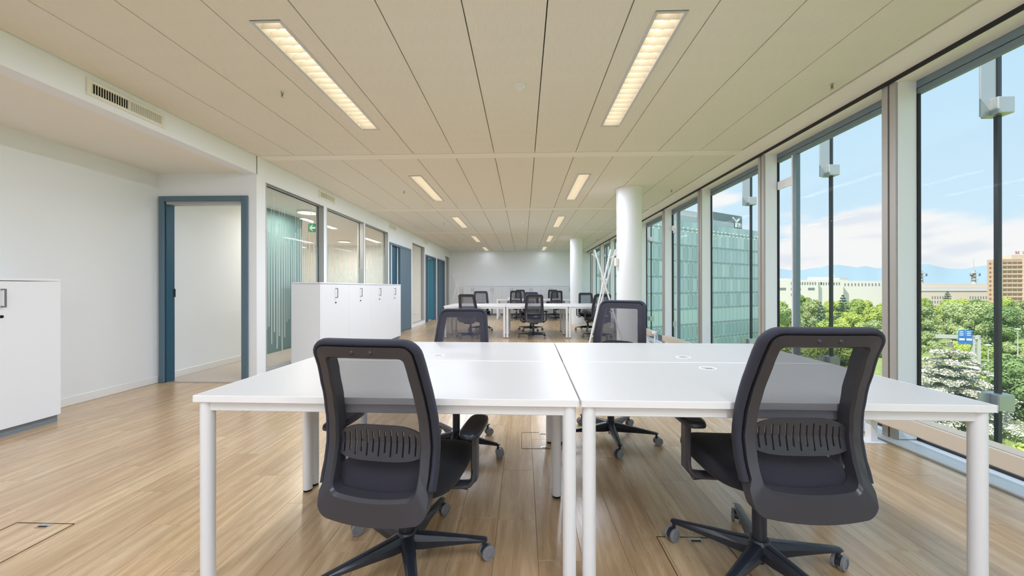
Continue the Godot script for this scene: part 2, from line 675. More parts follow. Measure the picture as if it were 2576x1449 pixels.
# ------------------------------------------------------------------ window wall
func facade() -> void:
	var wr := node("wall_right")
	setting(wr, "solid strip of wall above the window heads")
	part_box("plaster", M.wall, wr, 2.716, 2.95, 2.64, 3.1, NEAR_END - 0.2, FAR_END + 0.2)
	part_box("slab_edge", M.aluminium_white, wr, 2.72, 2.95, -0.35, -0.03, NEAR_END - 0.2, FAR_END + 0.2)
	var sp := 1.478
	var i := 0
	for k in range(-7, 9):
		var d0 := 2.835 + sp * k
		var d1 := d0 + sp
		if d0 > FAR_END - 0.3:
			break
		d1 = minf(d1, FAR_END)
		i += 1
		var wn := node("window_%d" % i)
		setting(wn, "full-height window bay with mullion coloured in backlit grey and outer glass skin")
		var a := d0 + 0.052
		var b := d1 - 0.052 if d1 < FAR_END else FAR_END
		part_box("mullion", M.aluminium_shaded, wn, 2.72, 2.886, -0.03, 2.64, d0 - 0.052, d0 - 0.007)
		part_box("mullion", M.aluminium_shaded, wn, 2.72, 2.886, -0.03, 2.64, d0 + 0.007, d0 + 0.052)
		part_box("gasket", M.gasket, wn, 2.74, 2.886, -0.03, 2.64, d0 - 0.007, d0 + 0.007)
		part_box("lit_flank_plate", M.aluminium_white, wn, 2.736, 2.862, 0.02, 2.626, d0 - 0.058, d0 - 0.052)  # added plates: skylight on the mullion flanks painted as white
		part_box("lit_flank_plate", M.aluminium_white, wn, 2.736, 2.862, 0.02, 2.626, d0 + 0.052, d0 + 0.058)
		part_box("window_head", M.ceiling_strip, wn, 2.716, 2.862, 2.626, 2.645, a, b)
		part_box("head_frame", M.frame_blue, wn, 2.862, 2.905, 2.575, 2.64, a, b, 0.003)
		part_box("head_frame", M.frame_blue, wn, 2.868, 2.905, 2.53, 2.572, a, b, 0.003)
		part_box("sill", M.aluminium_white, wn, 2.655, 2.868, -0.03, 0.012, d0, d1, 0.003)
		part_box("sill_edge", M.aluminium_shaded, wn, 2.643, 2.655, -0.012, 0.004, d0, d1)
		part_box("bottom_frame", M.joint_dark, wn, 2.868, 2.905, -0.03, 0.03, a, b)
		part_box("gasket", M.gasket, wn, 2.865, 2.884, 0.03, 2.53, a + 0.006, a + 0.016)
		part_box("gasket", M.gasket, wn, 2.865, 2.884, 0.03, 2.53, b - 0.016, b - 0.006)
		part_box("inner_pane", M.pane, wn, 2.874, 2.882, 0.03, 2.53, a + 0.016, b - 0.016)
		if posmod(k, 2) == 0 and d1 < FAR_END:
			# narrow opening vent beside the far mullion
			part_box("vent_frame", M.frame_blue, wn, 2.858, 2.905, 0.03, 2.53, b - 0.30, b - 0.262, 0.003)
			part_box("vent_bead", M.aluminium_white, wn, 2.85, 2.905, 0.03, 2.53, b - 0.258, b - 0.244, 0.003)
			part_box("vent_hinge", M.aluminium_white, wn, 2.856, 2.876, 2.22, 2.31, b - 0.244, b - 0.02, 0.003)
		# outer skin
		part_box("outer_joint", M.joint_dark, wn, 3.488, 3.516, -0.9, 3.6, d0 - 0.013, d0 + 0.013)
		part_box("outer_pane", M.outer_pane, wn, 3.496, 3.508, -0.9, 3.6, d0 + 0.013, d1 - 0.013)
		part_box("bracket", M.clamp_metal, wn, 3.375, 3.486, 2.385, 3.6, d0 - 0.006, d0 + 0.006, 0.002)
		for y in [2.45, 0.285]:
			part_box("clamp", M.clamp_metal, wn, 3.44, 3.56, y - 0.06, y + 0.06, d0 - 0.055, d0 + 0.055, 0.006)
		part_box("bracket", M.clamp_metal, wn, 3.36, 3.44, 0.225, 0.345, d0 - 0.006, d0 + 0.006, 0.002)
		part_box("walkway", M.grating, wn, 2.91, 3.44, -0.10, -0.06, d0, d1)

# ------------------------------------------------------------------ glass partition
func stripe_film(d0: float, d1: float, sd: int) -> ArrayMesh:
	var r := RandomNumberGenerator.new()
	r.seed = sd
	var s := begin()
	var d := d0 + 0.02
	while d < d1 - 0.03:
		var wide := r.randf_range(0.016, 0.034)
		var y1 := 1.62 + 0.22 * sin((d - 4.0) * 1.7) + r.randf_range(-0.12, 0.22)
		var y0 := 0.42 + r.randf_range(-0.2, 0.3)
		box(s, P(-3.232, y0, d), P(-3.229, y1, d + wide))
		if r.randf() < 0.6:
			box(s, P(-3.232, y1, d + wide * 0.4), P(-3.229, y1 + r.randf_range(0.08, 0.4), d + wide * 0.4 + 0.006))
		d += wide + r.randf_range(0.016, 0.034)
	return done(s)

func partition() -> void:
	var wp := node("wall_partition")
	setting(wp, "white partition wall with glazed bays and doors on the left")
	var x0 := -3.285
	var x1 := -3.165
	part_box("header", M.wall, wp, x0, x1, 2.43, 2.78, 4.40, FAR_END)
	var open := [[4.455, 5.77, 0.10, 2.43, "g"], [5.87, 7.24, 0.10, 2.43, "g"], [7.32, 8.56, 0.10, 2.43, "g"], [8.66, 10.32, 0.0, 2.22, "d"], [10.48, 11.76, 0.10, 2.43, "g"], [11.88, 13.30, 0.0, 2.22, "d"], [13.52, 14.80, 0.0, 2.22, "d"], [14.95, 15.70, 0.10, 2.43, "g"]]
	var at := 4.40
	for o in open:
		if o[0] - at > 0.005:
			part_box("pier", M.wall, wp, x0, x1, 0.0, 2.43, at, o[0])
		if o[4] == "g":
			part_box("base", M.wall, wp, x0, x1, 0.0, o[2], o[0], o[1])
		else:
			part_box("lintel", M.wall, wp, x0, x1, o[3], 2.43, o[0], o[1])
		at = o[1]
	part_box("pier", M.wall, wp, x0, x1, 0.0, 2.43, at, FAR_END)
	var n := 20
	for k in [0, 1, 2, 4, 7]:
		var o: Array = open[k]
		n += 1
		var w := node("window_%d" % n)
		setting(w, "interior glazed bay of the partition with frosted vertical stripes" if k < 3 else "clear interior glazed bay of the partition")
		part_box("frame_side", M.partition_frame, w, x0 + 0.01, x1 + 0.004, o[2], o[3], o[1] - 0.012, o[1])
		part_box("frame_side", M.partition_frame, w, x0 + 0.01, x1 + 0.004, o[2], o[3], o[0], o[0] + 0.012)
		part_box("frame_head", M.partition_frame, w, x0 + 0.01, x1 + 0.004, o[3] - 0.012, o[3], o[0] + 0.012, o[1] - 0.012)
		part_box("frame_sill", M.partition_frame, w, x0 + 0.01, x1 + 0.004, o[2], o[2] + 0.012, o[0] + 0.012, o[1] - 0.012)
		part_box("gasket", M.gasket, w, x1 + 0.002, x1 + 0.006, o[3] - 0.018, o[3] - 0.012, o[0] + 0.012, o[1] - 0.012)
		part_box("gasket", M.gasket, w, x1 + 0.002, x1 + 0.006, o[2], o[3], o[1] - 0.006, o[1])
		part_box("gasket", M.gasket, w, -3.247, -3.238, o[2] + 0.012, o[3] - 0.012, o[1] - 0.02, o[1] - 0.012)
		part_box("gasket", M.gasket, w, -3.247, -3.238, o[3] - 0.02, o[3] - 0.012, o[0] + 0.012, o[1] - 0.02)
		part_box("pane", M.partition_pane, w, -3.246, -3.238, o[2] + 0.012, o[3] - 0.012, o[0] + 0.012, o[1] - 0.02)
		if k < 3:
			var f := obj("stripe_film", stripe_film(o[0] + 0.02, o[1] - 0.03, 40 + k), M.stripe_film, w)
			f.set_meta("label", "frosted white stripes on the glass")
	# doorways: [near, far, leaf style]
	for k in [3, 5, 6]:
		var o: Array = open[k]
		var d := node("door_%d" % [2, 2, 2, 2, 2, 3, 4][k])
		setting(d, ["", "", "", "slate blue door slid aside next to a narrow dark opening", "", "teal door standing ajar beside a narrow glazed side light", "narrow far door standing ajar with warm light behind"][k])
		part_box("jamb", M.door_blue, d, x0, x1 + 0.02, 0.0, o[3], o[0], o[0] + 0.05, 0.003)
		part_box("jamb", M.door_blue, d, x0, x1 + 0.02, 0.0, o[3], o[1] - 0.05, o[1], 0.003)
		part_box("head", M.door_blue, d, x0, x1 + 0.02, o[3] - 0.05, o[3], o[0] + 0.05, o[1] - 0.05, 0.003)
		if k == 3:
			part_box("side_post", M.aluminium_white, d, x0, x1, 0.0, 2.17, 8.80, 8.84, 0.003)
			part_box("side_pane", M.partition_pane, d, -3.246, -3.238, 0.02, 2.17, 8.71, 8.80)
			part_box("inner_panel", M.door_deep, d, -3.27, -3.22, 0.0, 2.17, 8.95, 9.36)
			var lf := part_box("leaf", M.door_blue, d, -3.20, -3.135, 0.01, 2.165, 9.36, 10.27, 0.003)
			lf.set_meta("label", "flat slate blue door leaf")
		else:
			var near: float = o[0]
			part_box("side_post", M.door_blue, d, x0, x1, 0.0, 2.17, near + 0.34, near + 0.40, 0.003)
			part_box("side_pane", M.partition_pane, d, -3.246, -3.238, 0.05, 2.15, near + 0.05, near + 0.34)
			var lf := node("leaf", P(-3.25, 0, o[1] - 0.06), d)
			lf.rotation.y = deg_to_rad(-62.0 if k == 5 else -48.0)
			var s := begin()
			box(s, Vector3(0.0, 0.01, 0.0), Vector3(0.045, 2.16, o[1] - o[0] - 0.52), 0.003)
			obj("panel", done(s), M.door_teal if k == 5 else M.door_blue, lf)
			s = begin()
			box(s, Vector3(0.045, 0.96, o[1] - o[0] - 0.62), Vector3(0.054, 1.18, o[1] - o[0] - 0.57), 0.003)
			tube(s, [Vector3(0.054, 1.08, o[1] - o[0] - 0.595), Vector3(0.095, 1.08, o[1] - o[0] - 0.595), Vector3(0.095, 1.08, o[1] - o[0] - 0.73)], 0.009, 8)
			obj("handle", done(s), M.brass, lf)
	# air vents above the glazing
	for k in 5:
		var dc := 2.875 + 3.005 * k
		var wd := 0.52 if k == 0 else 0.42
		var v := node("air_vent", P(-3.165, 2.595, dc))
		tag(v, ["cream slotted air vent on the bulkhead over the recess", "small cream air vent above the first striped glass bay", "small cream air vent above the slate blue sliding door", "small cream air vent above the teal door", "smallest cream air vent nearest the far wall"][k], "air vent", "air vents along the bulkhead")
		var s := begin()
		box(s, Vector3(0.0005, -0.035, wd / 2), Vector3(0.002, 0.035, -wd / 2))
		obj("backing", done(s), M.vent_dark, v)
		s = begin()
		for sg in [-1.0, 1.0]:
			box(s, Vector3(0, sg * 0.036, wd / 2 + 0.03), Vector3(0.012, sg * 0.06, -wd / 2 - 0.03), 0.002)
			box(s, Vector3(0, -0.036, sg * wd / 2), Vector3(0.012, 0.036, sg * (wd / 2 + 0.03)), 0.002)
		obj("frame", done(s), M.vent_cream, v)
		s = begin()
		box(s, Vector3(0.001, -0.036, 0.004), Vector3(0.010, 0.036, -0.004))
		obj("slat", done(s), M.vent_cream, v)
		s = begin()
		box(s, Vector3(-0.005, -0.036, -0.0022), Vector3(0.007, 0.036, 0.0022))
		var sl := done(s)
		for q in 30:
			var o := obj("slat", sl, M.vent_cream, v)
			var zz := wd * (0.5 - (q + 0.5) / 30.0)
			o.position = Vector3(0.0045, 0, zz)
			o.rotation.y = deg_to_rad(-38.0 if zz > 0.0 else 32.0)

# ------------------------------------------------------------------ behind the partition
func area(called: String, at: Vector3, size: Vector2, energy: float, col: Color, rot := Vector3(-PI / 2, 0, 0), parent: Node = null) -> void:
	var l := AreaLight3D.new()
	l.name = called
	l.position = at
	l.rotation = rot
	l.area_size = size
	l.light_energy = energy
	l.light_color = col
	l.area_range = 40.0
	l.area_attenuation = 2.0
	l.shadow_enabled = true
	(self if parent == null else parent).add_child(l, true)

func corridor() -> void:
	var fl := node("floor_corridor")
	setting(fl, "speckled grey carpet of the corridor behind the partition")
	part_box("carpet", M.carpet, fl, -8.2, -3.20, -0.2, 0.0, 4.312, FAR_END)
	var ce := node("ceiling_corridor")
	setting(ce, "low flat ceiling of the corridor behind the glass")
	part_box("board", M.ceiling_strip, ce, -8.2, -3.285, 2.50, 2.8, 4.40, FAR_END)
	var wc := node("wall_corridor")
	setting(wc, "corridor walls seen through the doorway and the glass")
	part_box("plaster", M.wall, wc, -4.55, -4.385, 0.0, 2.5, 4.5, 5.95)
	part_box("teal_panel", M.teal_wall, wc, -4.55, -4.375, 0.0, 2.5, 5.95, 7.20)
	part_box("plaster", M.wall, wc, -8.2, -8.0, -0.2, 2.7, 4.5, FAR_END)
	part_box("plaster", M.wall, wc, -8.2, -4.55, -0.2, 2.7, 6.9, 7.2)
	part_box("plaster", M.wall, wc, -8.2, -3.285, 0.0, 2.5, 11.80, 11.87)
	part_box("plaster", M.wall, wc, -8.2, -3.285, 0.0, 2.5, 13.40, 13.47)
	part_box("plaster", M.wall, wc, -8.2, -3.285, -0.2, 2.7, FAR_END, FAR_END + 0.2)
	setting(obj("baseboard_corridor", rbox(-4.385, -4.372, 0.0, 0.09, 4.5, 5.95, 0.004), M.baseboard), "white skirting inside the doorway")
	# corridor lamps
	for p in [[-3.85, 6.5], [-5.2, 8.2], [-5.2, 10.6], [-5.2, 12.6], [-5.2, 14.6]]:
		var o := node("ceiling_lamp", P(p[0], 2.5, p[1]))
		var k: int = [6.5, 8.2, 10.6, 12.6, 14.6].find(p[1])
		tag(o, ["round white ceiling lamp just inside the open doorway corridor", "round ceiling lamp seen through the second striped glass bay", "round ceiling lamp in the area behind the slate blue door", "round ceiling lamp in the small room behind the teal door", "round ceiling lamp in the last room near the far wall"][k], "lamp", "round corridor lamps")
		var s := begin()
		lathe(s, [[0.0, -0.03], [0.17, -0.03], [0.18, 0.0]], 28)
		obj("housing", done(s), M.lamp_frame, o)
		s = begin()
		lathe(s, [[0.0, -0.034], [0.165, -0.034], [0.165, -0.03]], 28)
		obj("light_disc", done(s), M.lamp_disc, o)
		area("disc_light", Vector3(0, -0.04, 0), Vector2(0.3, 0.3), 2.5, c8(255, 244, 226), Vector3(-PI / 2, 0, 0), o)
	var cv := node("cove_lamp", P(-6.9, 2.4, 9.6))
	tag(cv, "long warm strip lamp glowing under the corridor ceiling", "lamp")
	var s := begin()
	box(s, Vector3(-0.06, 0.02, 1.9), Vector3(0.06, 0.1, -1.9), 0.004)
	obj("housing", done(s), M.lamp_frame, cv)
	s = begin()
	box(s, Vector3(-0.05, 0.0, 1.88), Vector3(0.05, 0.02, -1.88))
	obj("light_strip", done(s), M.lamp_cove, cv)
	area("strip_light", Vector3(0, -0.01, 0), Vector2(0.1, 3.7), 0.8, c8(255, 206, 116), Vector3(-PI / 2, 0, 0), cv)
	# hanging exit sign
	var ex := node("exit_sign", P(-3.515, 2.155, 6.2))
	tag(ex, "green emergency exit sign with white arrow and running figure", "exit sign")
	s = begin()
	box(s, Vector3(-0.15, -0.08, -0.012), Vector3(0.15, 0.08, 0.006), 0.003)
	for x in [-0.1, 0.1]:
		tube(s, [Vector3(x, 0.08, -0.003), Vector3(x, 0.345, -0.003)], 0.003, 6)
	obj("housing", done(s), M.aluminium_white, ex)
	s = begin()
	box(s, Vector3(-0.142, -0.072, 0.006), Vector3(0.0, 0.072, 0.009))
	obj("green_field", done(s), M.sign_green, ex)
	s = begin()
	box(s, Vector3(0.0, -0.072, 0.006), Vector3(0.142, 0.072, 0.0085))
	obj("white_field", done(s), M.sign_white, ex)
	s = begin()
	plate(s, PackedVector2Array([Vector2(-0.125, 0.0), Vector2(-0.078, 0.052), Vector2(-0.058, 0.052), Vector2(-0.09, 0.016), Vector2(-0.02, 0.016), Vector2(-0.02, -0.016), Vector2(-0.09, -0.016), Vector2(-0.058, -0.052), Vector2(-0.078, -0.052)]), 0.009, 0.011)
	obj("arrow", done(s), M.sign_white, ex)
	s = begin()
	var off := Vector2(0.055, 0.0)
	plate(s, circle2(off.x - 0.004, 0.052, 0.011), 0.0085, 0.0105)
	for b in [[-0.006, 0.038, 0.006, -0.004, 0.022], [0.006, -0.002, 0.026, -0.024, 0.013], [0.026, -0.024, 0.03, -0.052, 0.012], [0.0, -0.002, -0.016, -0.026, 0.013], [-0.016, -0.026, -0.04, -0.036, 0.012], [-0.008, 0.036, -0.03, 0.02, 0.01], [-0.03, 0.02, -0.04, 0.0, 0.009], [0.0, 0.036, 0.022, 0.018, 0.01], [0.022, 0.018, 0.038, 0.022, 0.009]]:
		plate(s, bar2(off + Vector2(b[0], b[1]), off + Vector2(b[2], b[3]), b[4]), 0.0085, 0.0105)
	plate(s, PackedVector2Array([Vector2(0.105, -0.06), Vector2(0.112, -0.06), Vector2(0.112, 0.06), Vector2(0.105, 0.06)]), 0.0085, 0.0105)
	obj("running_figure", done(s), M.sign_green, ex)

# ------------------------------------------------------------------ desks
func make_desk(wd: float, dp: float) -> Node3D:
	var o := node("office_desk")
	var s := begin()
	box(s, Vector3(-wd / 2 + 0.002, DESK - 0.024, -0.002), Vector3(wd / 2 - 0.002, DESK, -dp + 0.002), 0.0015)
	obj("desktop", done(s), M.desk_top, o)
	s = begin()
	var e := 0.0025
	for sx in [-1.0, 1.0]:
		box(s, Vector3(sx * (wd / 2 - 0.002), DESK - 0.025, 0), Vector3(sx * (wd / 2 - 0.004), DESK + 0.0004, -dp))
	box(s, Vector3(-wd / 2, DESK - 0.025, 0), Vector3(wd / 2, DESK + 0.0004, -e), 0.001)
	box(s, Vector3(-wd / 2, DESK - 0.025, -dp), Vector3(wd / 2, DESK + 0.0004, -dp + e), 0.001)
	obj("edge_band", done(s), M.desk_edge, o)
	var r := 0.0245
	var lx := wd / 2 - 0.034
	for zz in [-0.03, -dp + 0.03]:
		s = begin()
		box(s, Vector3(-lx + r * 0.6, DESK - 0.062, zz - 0.012), Vector3(lx - r * 0.6, DESK - 0.0255, zz + 0.012), 0.002)
		obj("beam", done(s), M.white_metal, o)
	for sx in [-1.0, 1.0]:
		s = begin()
		box(s, Vector3(sx * lx - 0.012, DESK - 0.062, -0.03 - r * 0.6), Vector3(sx * lx + 0.012, DESK - 0.0255, -dp + 0.03 + r * 0.6), 0.002)
		obj("beam", done(s), M.white_metal, o)
		for zz in [-0.03, -dp + 0.03]:
			var lg := node("leg", Vector3(sx * lx, 0, zz), o)
			s = begin()
			lathe(s, [[0.0, 0.012], [r, 0.012], [r, DESK - 0.0255], [0.0, DESK - 0.0255]], 24)
			obj("post", done(s), M.white_metal, lg)
			s = begin()
			lathe(s, [[0.0, 0.0], [r - 0.003, 0.0], [r - 0.001, 0.012], [0.0, 0.012]], 20)
			obj("foot", done(s), M.black_rubber, lg)
	var g := node("cable_grommet", Vector3(0, DESK, -dp + 0.145), o)
	s = begin()
	lathe(s, [[0.034, 0.0005], [0.034, 0.002], [0.040, 0.0028], [0.0415, 0.0003]], 30)
	obj("ring", done(s), M.grommet, g)
	s = begin()
	lathe(s, [[0.0, 0.0012], [0.033, 0.0012], [0.033, 0.0003]], 30)
	obj("cap", done(s), M.desk_top, g)
	s = begin()
	box(s, Vector3(-0.016, 0.0012, 0.004), Vector3(0.016, 0.002, 0.012))
	obj("slot", done(s), M.handle_grey, g)
	return o

func desks() -> void:
	# near group of four, turned a touch against the room
	var turn := -0.0165
	var ax := Vector2(cos(turn), sin(turn))
	var hub := P(0.2035, 0, 1.331)
	var list := [
		[-1, 0, 1.447, "near left white desk with a chair drawn up in front"],
		[1, 0, 1.412, "near right white desk beside the windows, nearest the camera"],
		[-1, 1, 1.447, "white desk behind the near left desk, edge to edge"],
		[1, 1, 1.412, "white desk behind the near right desk, edge to edge"]]
	for l in list:
		var wd: float = l[2]
		var o := make_desk(wd, 0.698)
		tag(o, l[3], "desk", "four white desks pushed together in front")
		o.rotation.y = turn
		var loc := Vector3(l[0] * (wd / 2 + 0.002), 0, -0.7 * l[1])
		var b := Basis(Vector3.UP, turn)
		if l[1] == 1:
			# the rear desks face the other way
			o.rotation.y = turn + PI
			loc.z = -1.4
		o.position = hub + b * loc
	# second group of six
	for r in 2:
		for i in 3:
			var o := make_desk(1.398, 0.698)
			tag(o, "%s desk of the %s row in the middle group of white desks" % [["left-hand", "centre", "right-hand"][i], ["front", "rear"][r]], "desk", "middle group of white desks")
			o.position = P(-1.09 + 1.4 * i, 0, 8.27 + (1.402 if r == 1 else 0.0))
			if r == 1:
				o.rotation.y = PI
	# third group of four by the cabinets
	for r in 2:
		for i in 2:
			var o := make_desk(1.398, 0.698)
			tag(o, "%s desk of the %s row in the farthest group by the cabinets" % [["left", "right"][i], ["front", "rear"][r]], "desk", "farthest group of white desks")
			o.position = P(-0.25 + 1.4 * i, 0, 13.05 + (1.402 if r == 1 else 0.0))
			if r == 1:
				o.rotation.y = PI
	var bx := node("desk_box", P(-0.47, DESK + 0.001, 13.35))
	tag(bx, "small white box lying on the farthest left desk", "box")
	var s := begin()
	box(s, Vector3(-0.085, 0, -0.06), Vector3(0.085, 0.055, 0.06), 0.004)
	obj("body", done(s), M.cabinet_white, bx)
	s = begin()
	box(s, Vector3(-0.088, 0.055, -0.063), Vector3(0.088, 0.066, 0.063), 0.003)
	obj("lid", done(s), M.desk_edge, bx)
	# white cable hanging under the near left desk
	s = begin()
	var pts := []
	for k in 15:
		var t := k / 14.0
		pts.append(P(-1.075 + 0.03 * sin(t * 5.0) + 0.02 * t, 0.66 - 0.46 * t, 2.0 + 0.05 * sin(t * 3.0)))
	pts.append(P(-1.03, 0.19, 1.99))
	tube(s, pts, 0.0045, 8)
	var cb := obj("power_cable", done(s), M.white_metal)
	tag(cb, "white cable hanging below the near left desk", "cable")

# ------------------------------------------------------------------ cabinets
# front looks along +z of the node; origin at the floor in the middle of the front
func make_cabinet(wd: float, dp: float, doors: int) -> Node3D:
	var o := node("storage_cabinet")
	var top := 1.208
	var s := begin()
	box(s, Vector3(-wd / 2 + 0.001, 0.06, -dp), Vector3(wd / 2 - 0.001, top - 0.024, -0.02), 0.001)
	obj("body", done(s), M.cabinet_white, o)
	s = begin()
	box(s, Vector3(-wd / 2 + 0.002, 0.0, -dp + 0.01), Vector3(wd / 2 - 0.002, 0.06, -0.03))
	obj("plinth", done(s), M.cabinet_plinth, o)
	s = begin()
	box(s, Vector3(-wd / 2, top - 0.02, -dp), Vector3(wd / 2, top, 0.004), 0.0015)
	obj("top_panel", done(s), M.cabinet_white, o)
	var dw := wd / doors
	for k in doors:
		var cx := -wd / 2 + dw * (k + 0.5)
		var dn := node("door", Vector3(cx, 0, 0), o)
		s = begin()
		box(s, Vector3(-dw / 2 + 0.0015, 0.064, -0.0195), Vector3(dw / 2 - 0.0015, top - 0.025, 0), 0.0012)
		obj("door_panel", done(s), M.cabinet_white, dn)
		var hx := 0.0
		if doors == 2:
			hx = dw / 2 - 0.045 if k == 0 else -dw / 2 + 0.045
		u_handle_flat(dn, Vector3(hx, 1.055, 0))
		if doors == 1 or k == 1:
			s = begin()
			lathe(s, [[0.0, 0.004], [0.011, 0.004], [0.012, 0.0]], 16, Transform3D(Basis(Vector3.RIGHT, PI / 2), Vector3(hx, 0.915, 0)))
			box(s, Vector3(hx - 0.003, 0.915 - 0.006, 0.004), Vector3(hx + 0.003, 0.915 + 0.006, 0.016), 0.001)
			obj("lock", done(s), M.lock_black, dn)
	return o

func u_handle_flat(parent: Node, at: Vector3) -> void:
	var h := 0.14
	var s := begin()
	box(s, at + Vector3(-0.005, -h / 2, 0.028), at + Vector3(0.005, h / 2, 0.037), 0.002)
	box(s, at + Vector3(-0.005, h / 2 - 0.01, 0), at + Vector3(0.005, h / 2, 0.032), 0.001)
	box(s, at + Vector3(-0.005, -h / 2, 0), at + Vector3(0.005, -h / 2 + 0.01, 0.032), 0.001)
	obj("handle", done(s), M.handle_grey, parent)

func cabinets() -> void:
	for k in 4:
		var o := make_cabinet(0.715, 0.44, 1)
		o.rotation.y = PI / 2
		o.position = P(-3.92, 0, 3.02 - 0.3575 - 0.715 * k)
		tag(o, ["white storage cabinet at the left edge, nearest the open doorway", "second white cabinet in the left recess, mostly beyond the left edge", "third white cabinet against the left wall beside the camera", "fourth white cabinet against the left wall beside the camera"][k], "cabinet", "white cabinets against the left wall")
	for k in 4:
		var o := make_cabinet(0.824, 0.40, 1)
		o.rotation.y = PI / 2
		o.position = P(-2.745, 0, 4.92 + 0.412 + 0.824 * k)
		tag(o, ["first white cabinet in front of the glass partition, its blank side facing the desks", "second white cabinet from the near end in front of the glass partition", "third white cabinet from the near end in front of the glass partition", "last white cabinet in front of the glass partition, next to the blue door"][k], "cabinet", "white cabinets before the glass partition")
	for k in 6:
		var o := make_cabinet(0.81, 0.42, 2)
		o.position = P(-2.50 + 0.405 + 0.81 * k, 0, 15.36)
		tag(o, ["leftmost two-door white cabinet against the far wall by the coat stand", "second two-door white cabinet from the left on the far wall", "third two-door white cabinet from the left on the far wall", "fourth two-door white cabinet from the left on the far wall", "fifth two-door white cabinet from the left on the far wall", "last two-door white cabinet on the far wall, behind the far column"][k], "cabinet", "two-door cabinets along the far wall")

# ------------------------------------------------------------------ chairs
func table_at(t: Array, y: float) -> float:
	if y <= t[0][0]:
		return t[0][1]
	for k in t.size() - 1:
		if y <= t[k + 1][0]:
			var f: float = (y - t[k][0]) / (t[k + 1][0] - t[k][0])
			f = f * f * (3.0 - 2.0 * f) * 0.35 + f * 0.65
			return lerpf(t[k][1], t[k + 1][1], f)
	return t[t.size() - 1][1]

func back_z(x: float, y: float) -> float:
	return table_at([[0.33, 0.284], [0.40, 0.281], [0.46, 0.262], [0.53, 0.235], [0.60, 0.221], [0.68, 0.228], [0.76, 0.248], [0.86, 0.285], [0.97, 0.335]], y) - 0.32 * x * x

func half_w(y: float) -> float:
	return table_at([[0.33, 0.187], [0.40, 0.197], [0.50, 0.204], [0.60, 0.204], [0.70, 0.199], [0.80, 0.191], [0.90, 0.182], [0.97, 0.176]], y)

# outline of the backrest, right half from the bottom middle up to the top middle, then mirrored
func back_outline(side: float, y0: float, y1: float, rt: float, rb: float, sag: float, flare := 0.0) -> Array:
	var right := []
	var wb := half_w(y0 + rb) - side + flare
	var wt := half_w(y1) - side
	for k in 7:
		var x := (wb - rb) * k / 6.0
		right.append(Vector2(x, y0 + sag * (x / wb) * (x / wb)))
	var yb := y0 + sag * pow((wb - rb) / wb, 2.0)
	for k in range(1, 6):
		var a := -PI / 2 + PI / 2 * k / 6.0
		right.append(Vector2(wb - rb + cos(a) * rb, yb + rb + sin(a) * rb))
	for k in 17:
		var y := lerpf(yb + rb, y1 - rt, k / 16.0)
		right.append(Vector2(half_w(y) - side + flare * smoothstep(0.475, 0.445, y), y))
	for k in range(1, 6):
		var a := PI / 2 * k / 6.0
		right.append(Vector2(half_w(y1 - rt) - side - rt + cos(a) * rt, y1 - rt + sin(a) * rt))
	for k in 7:
		right.append(Vector2((wt - rt) * (1.0 - k / 6.0), y1))
	var all := right.duplicate()
	for k in range(right.size() - 2, 0, -1):
		all.append(Vector2(-right[k].x, right[k].y))
	return all

func on_back(p: Vector2, dz: float) -> Vector3:
	return Vector3(p.x, p.y, back_z(p.x, p.y) + dz)

func superloop(cx: float, cz: float, rx: float, rz: float, y: float, n := 36, e := 0.5) -> Array:
	var a := []
	for i in n:
		var t := TAU * i / n
		var c := cos(t)
		var s := sin(t)
		a.append(Vector3(cx + rx * signf(c) * pow(absf(c), e), y, cz + rz * signf(s) * pow(absf(s), e)))
	return a

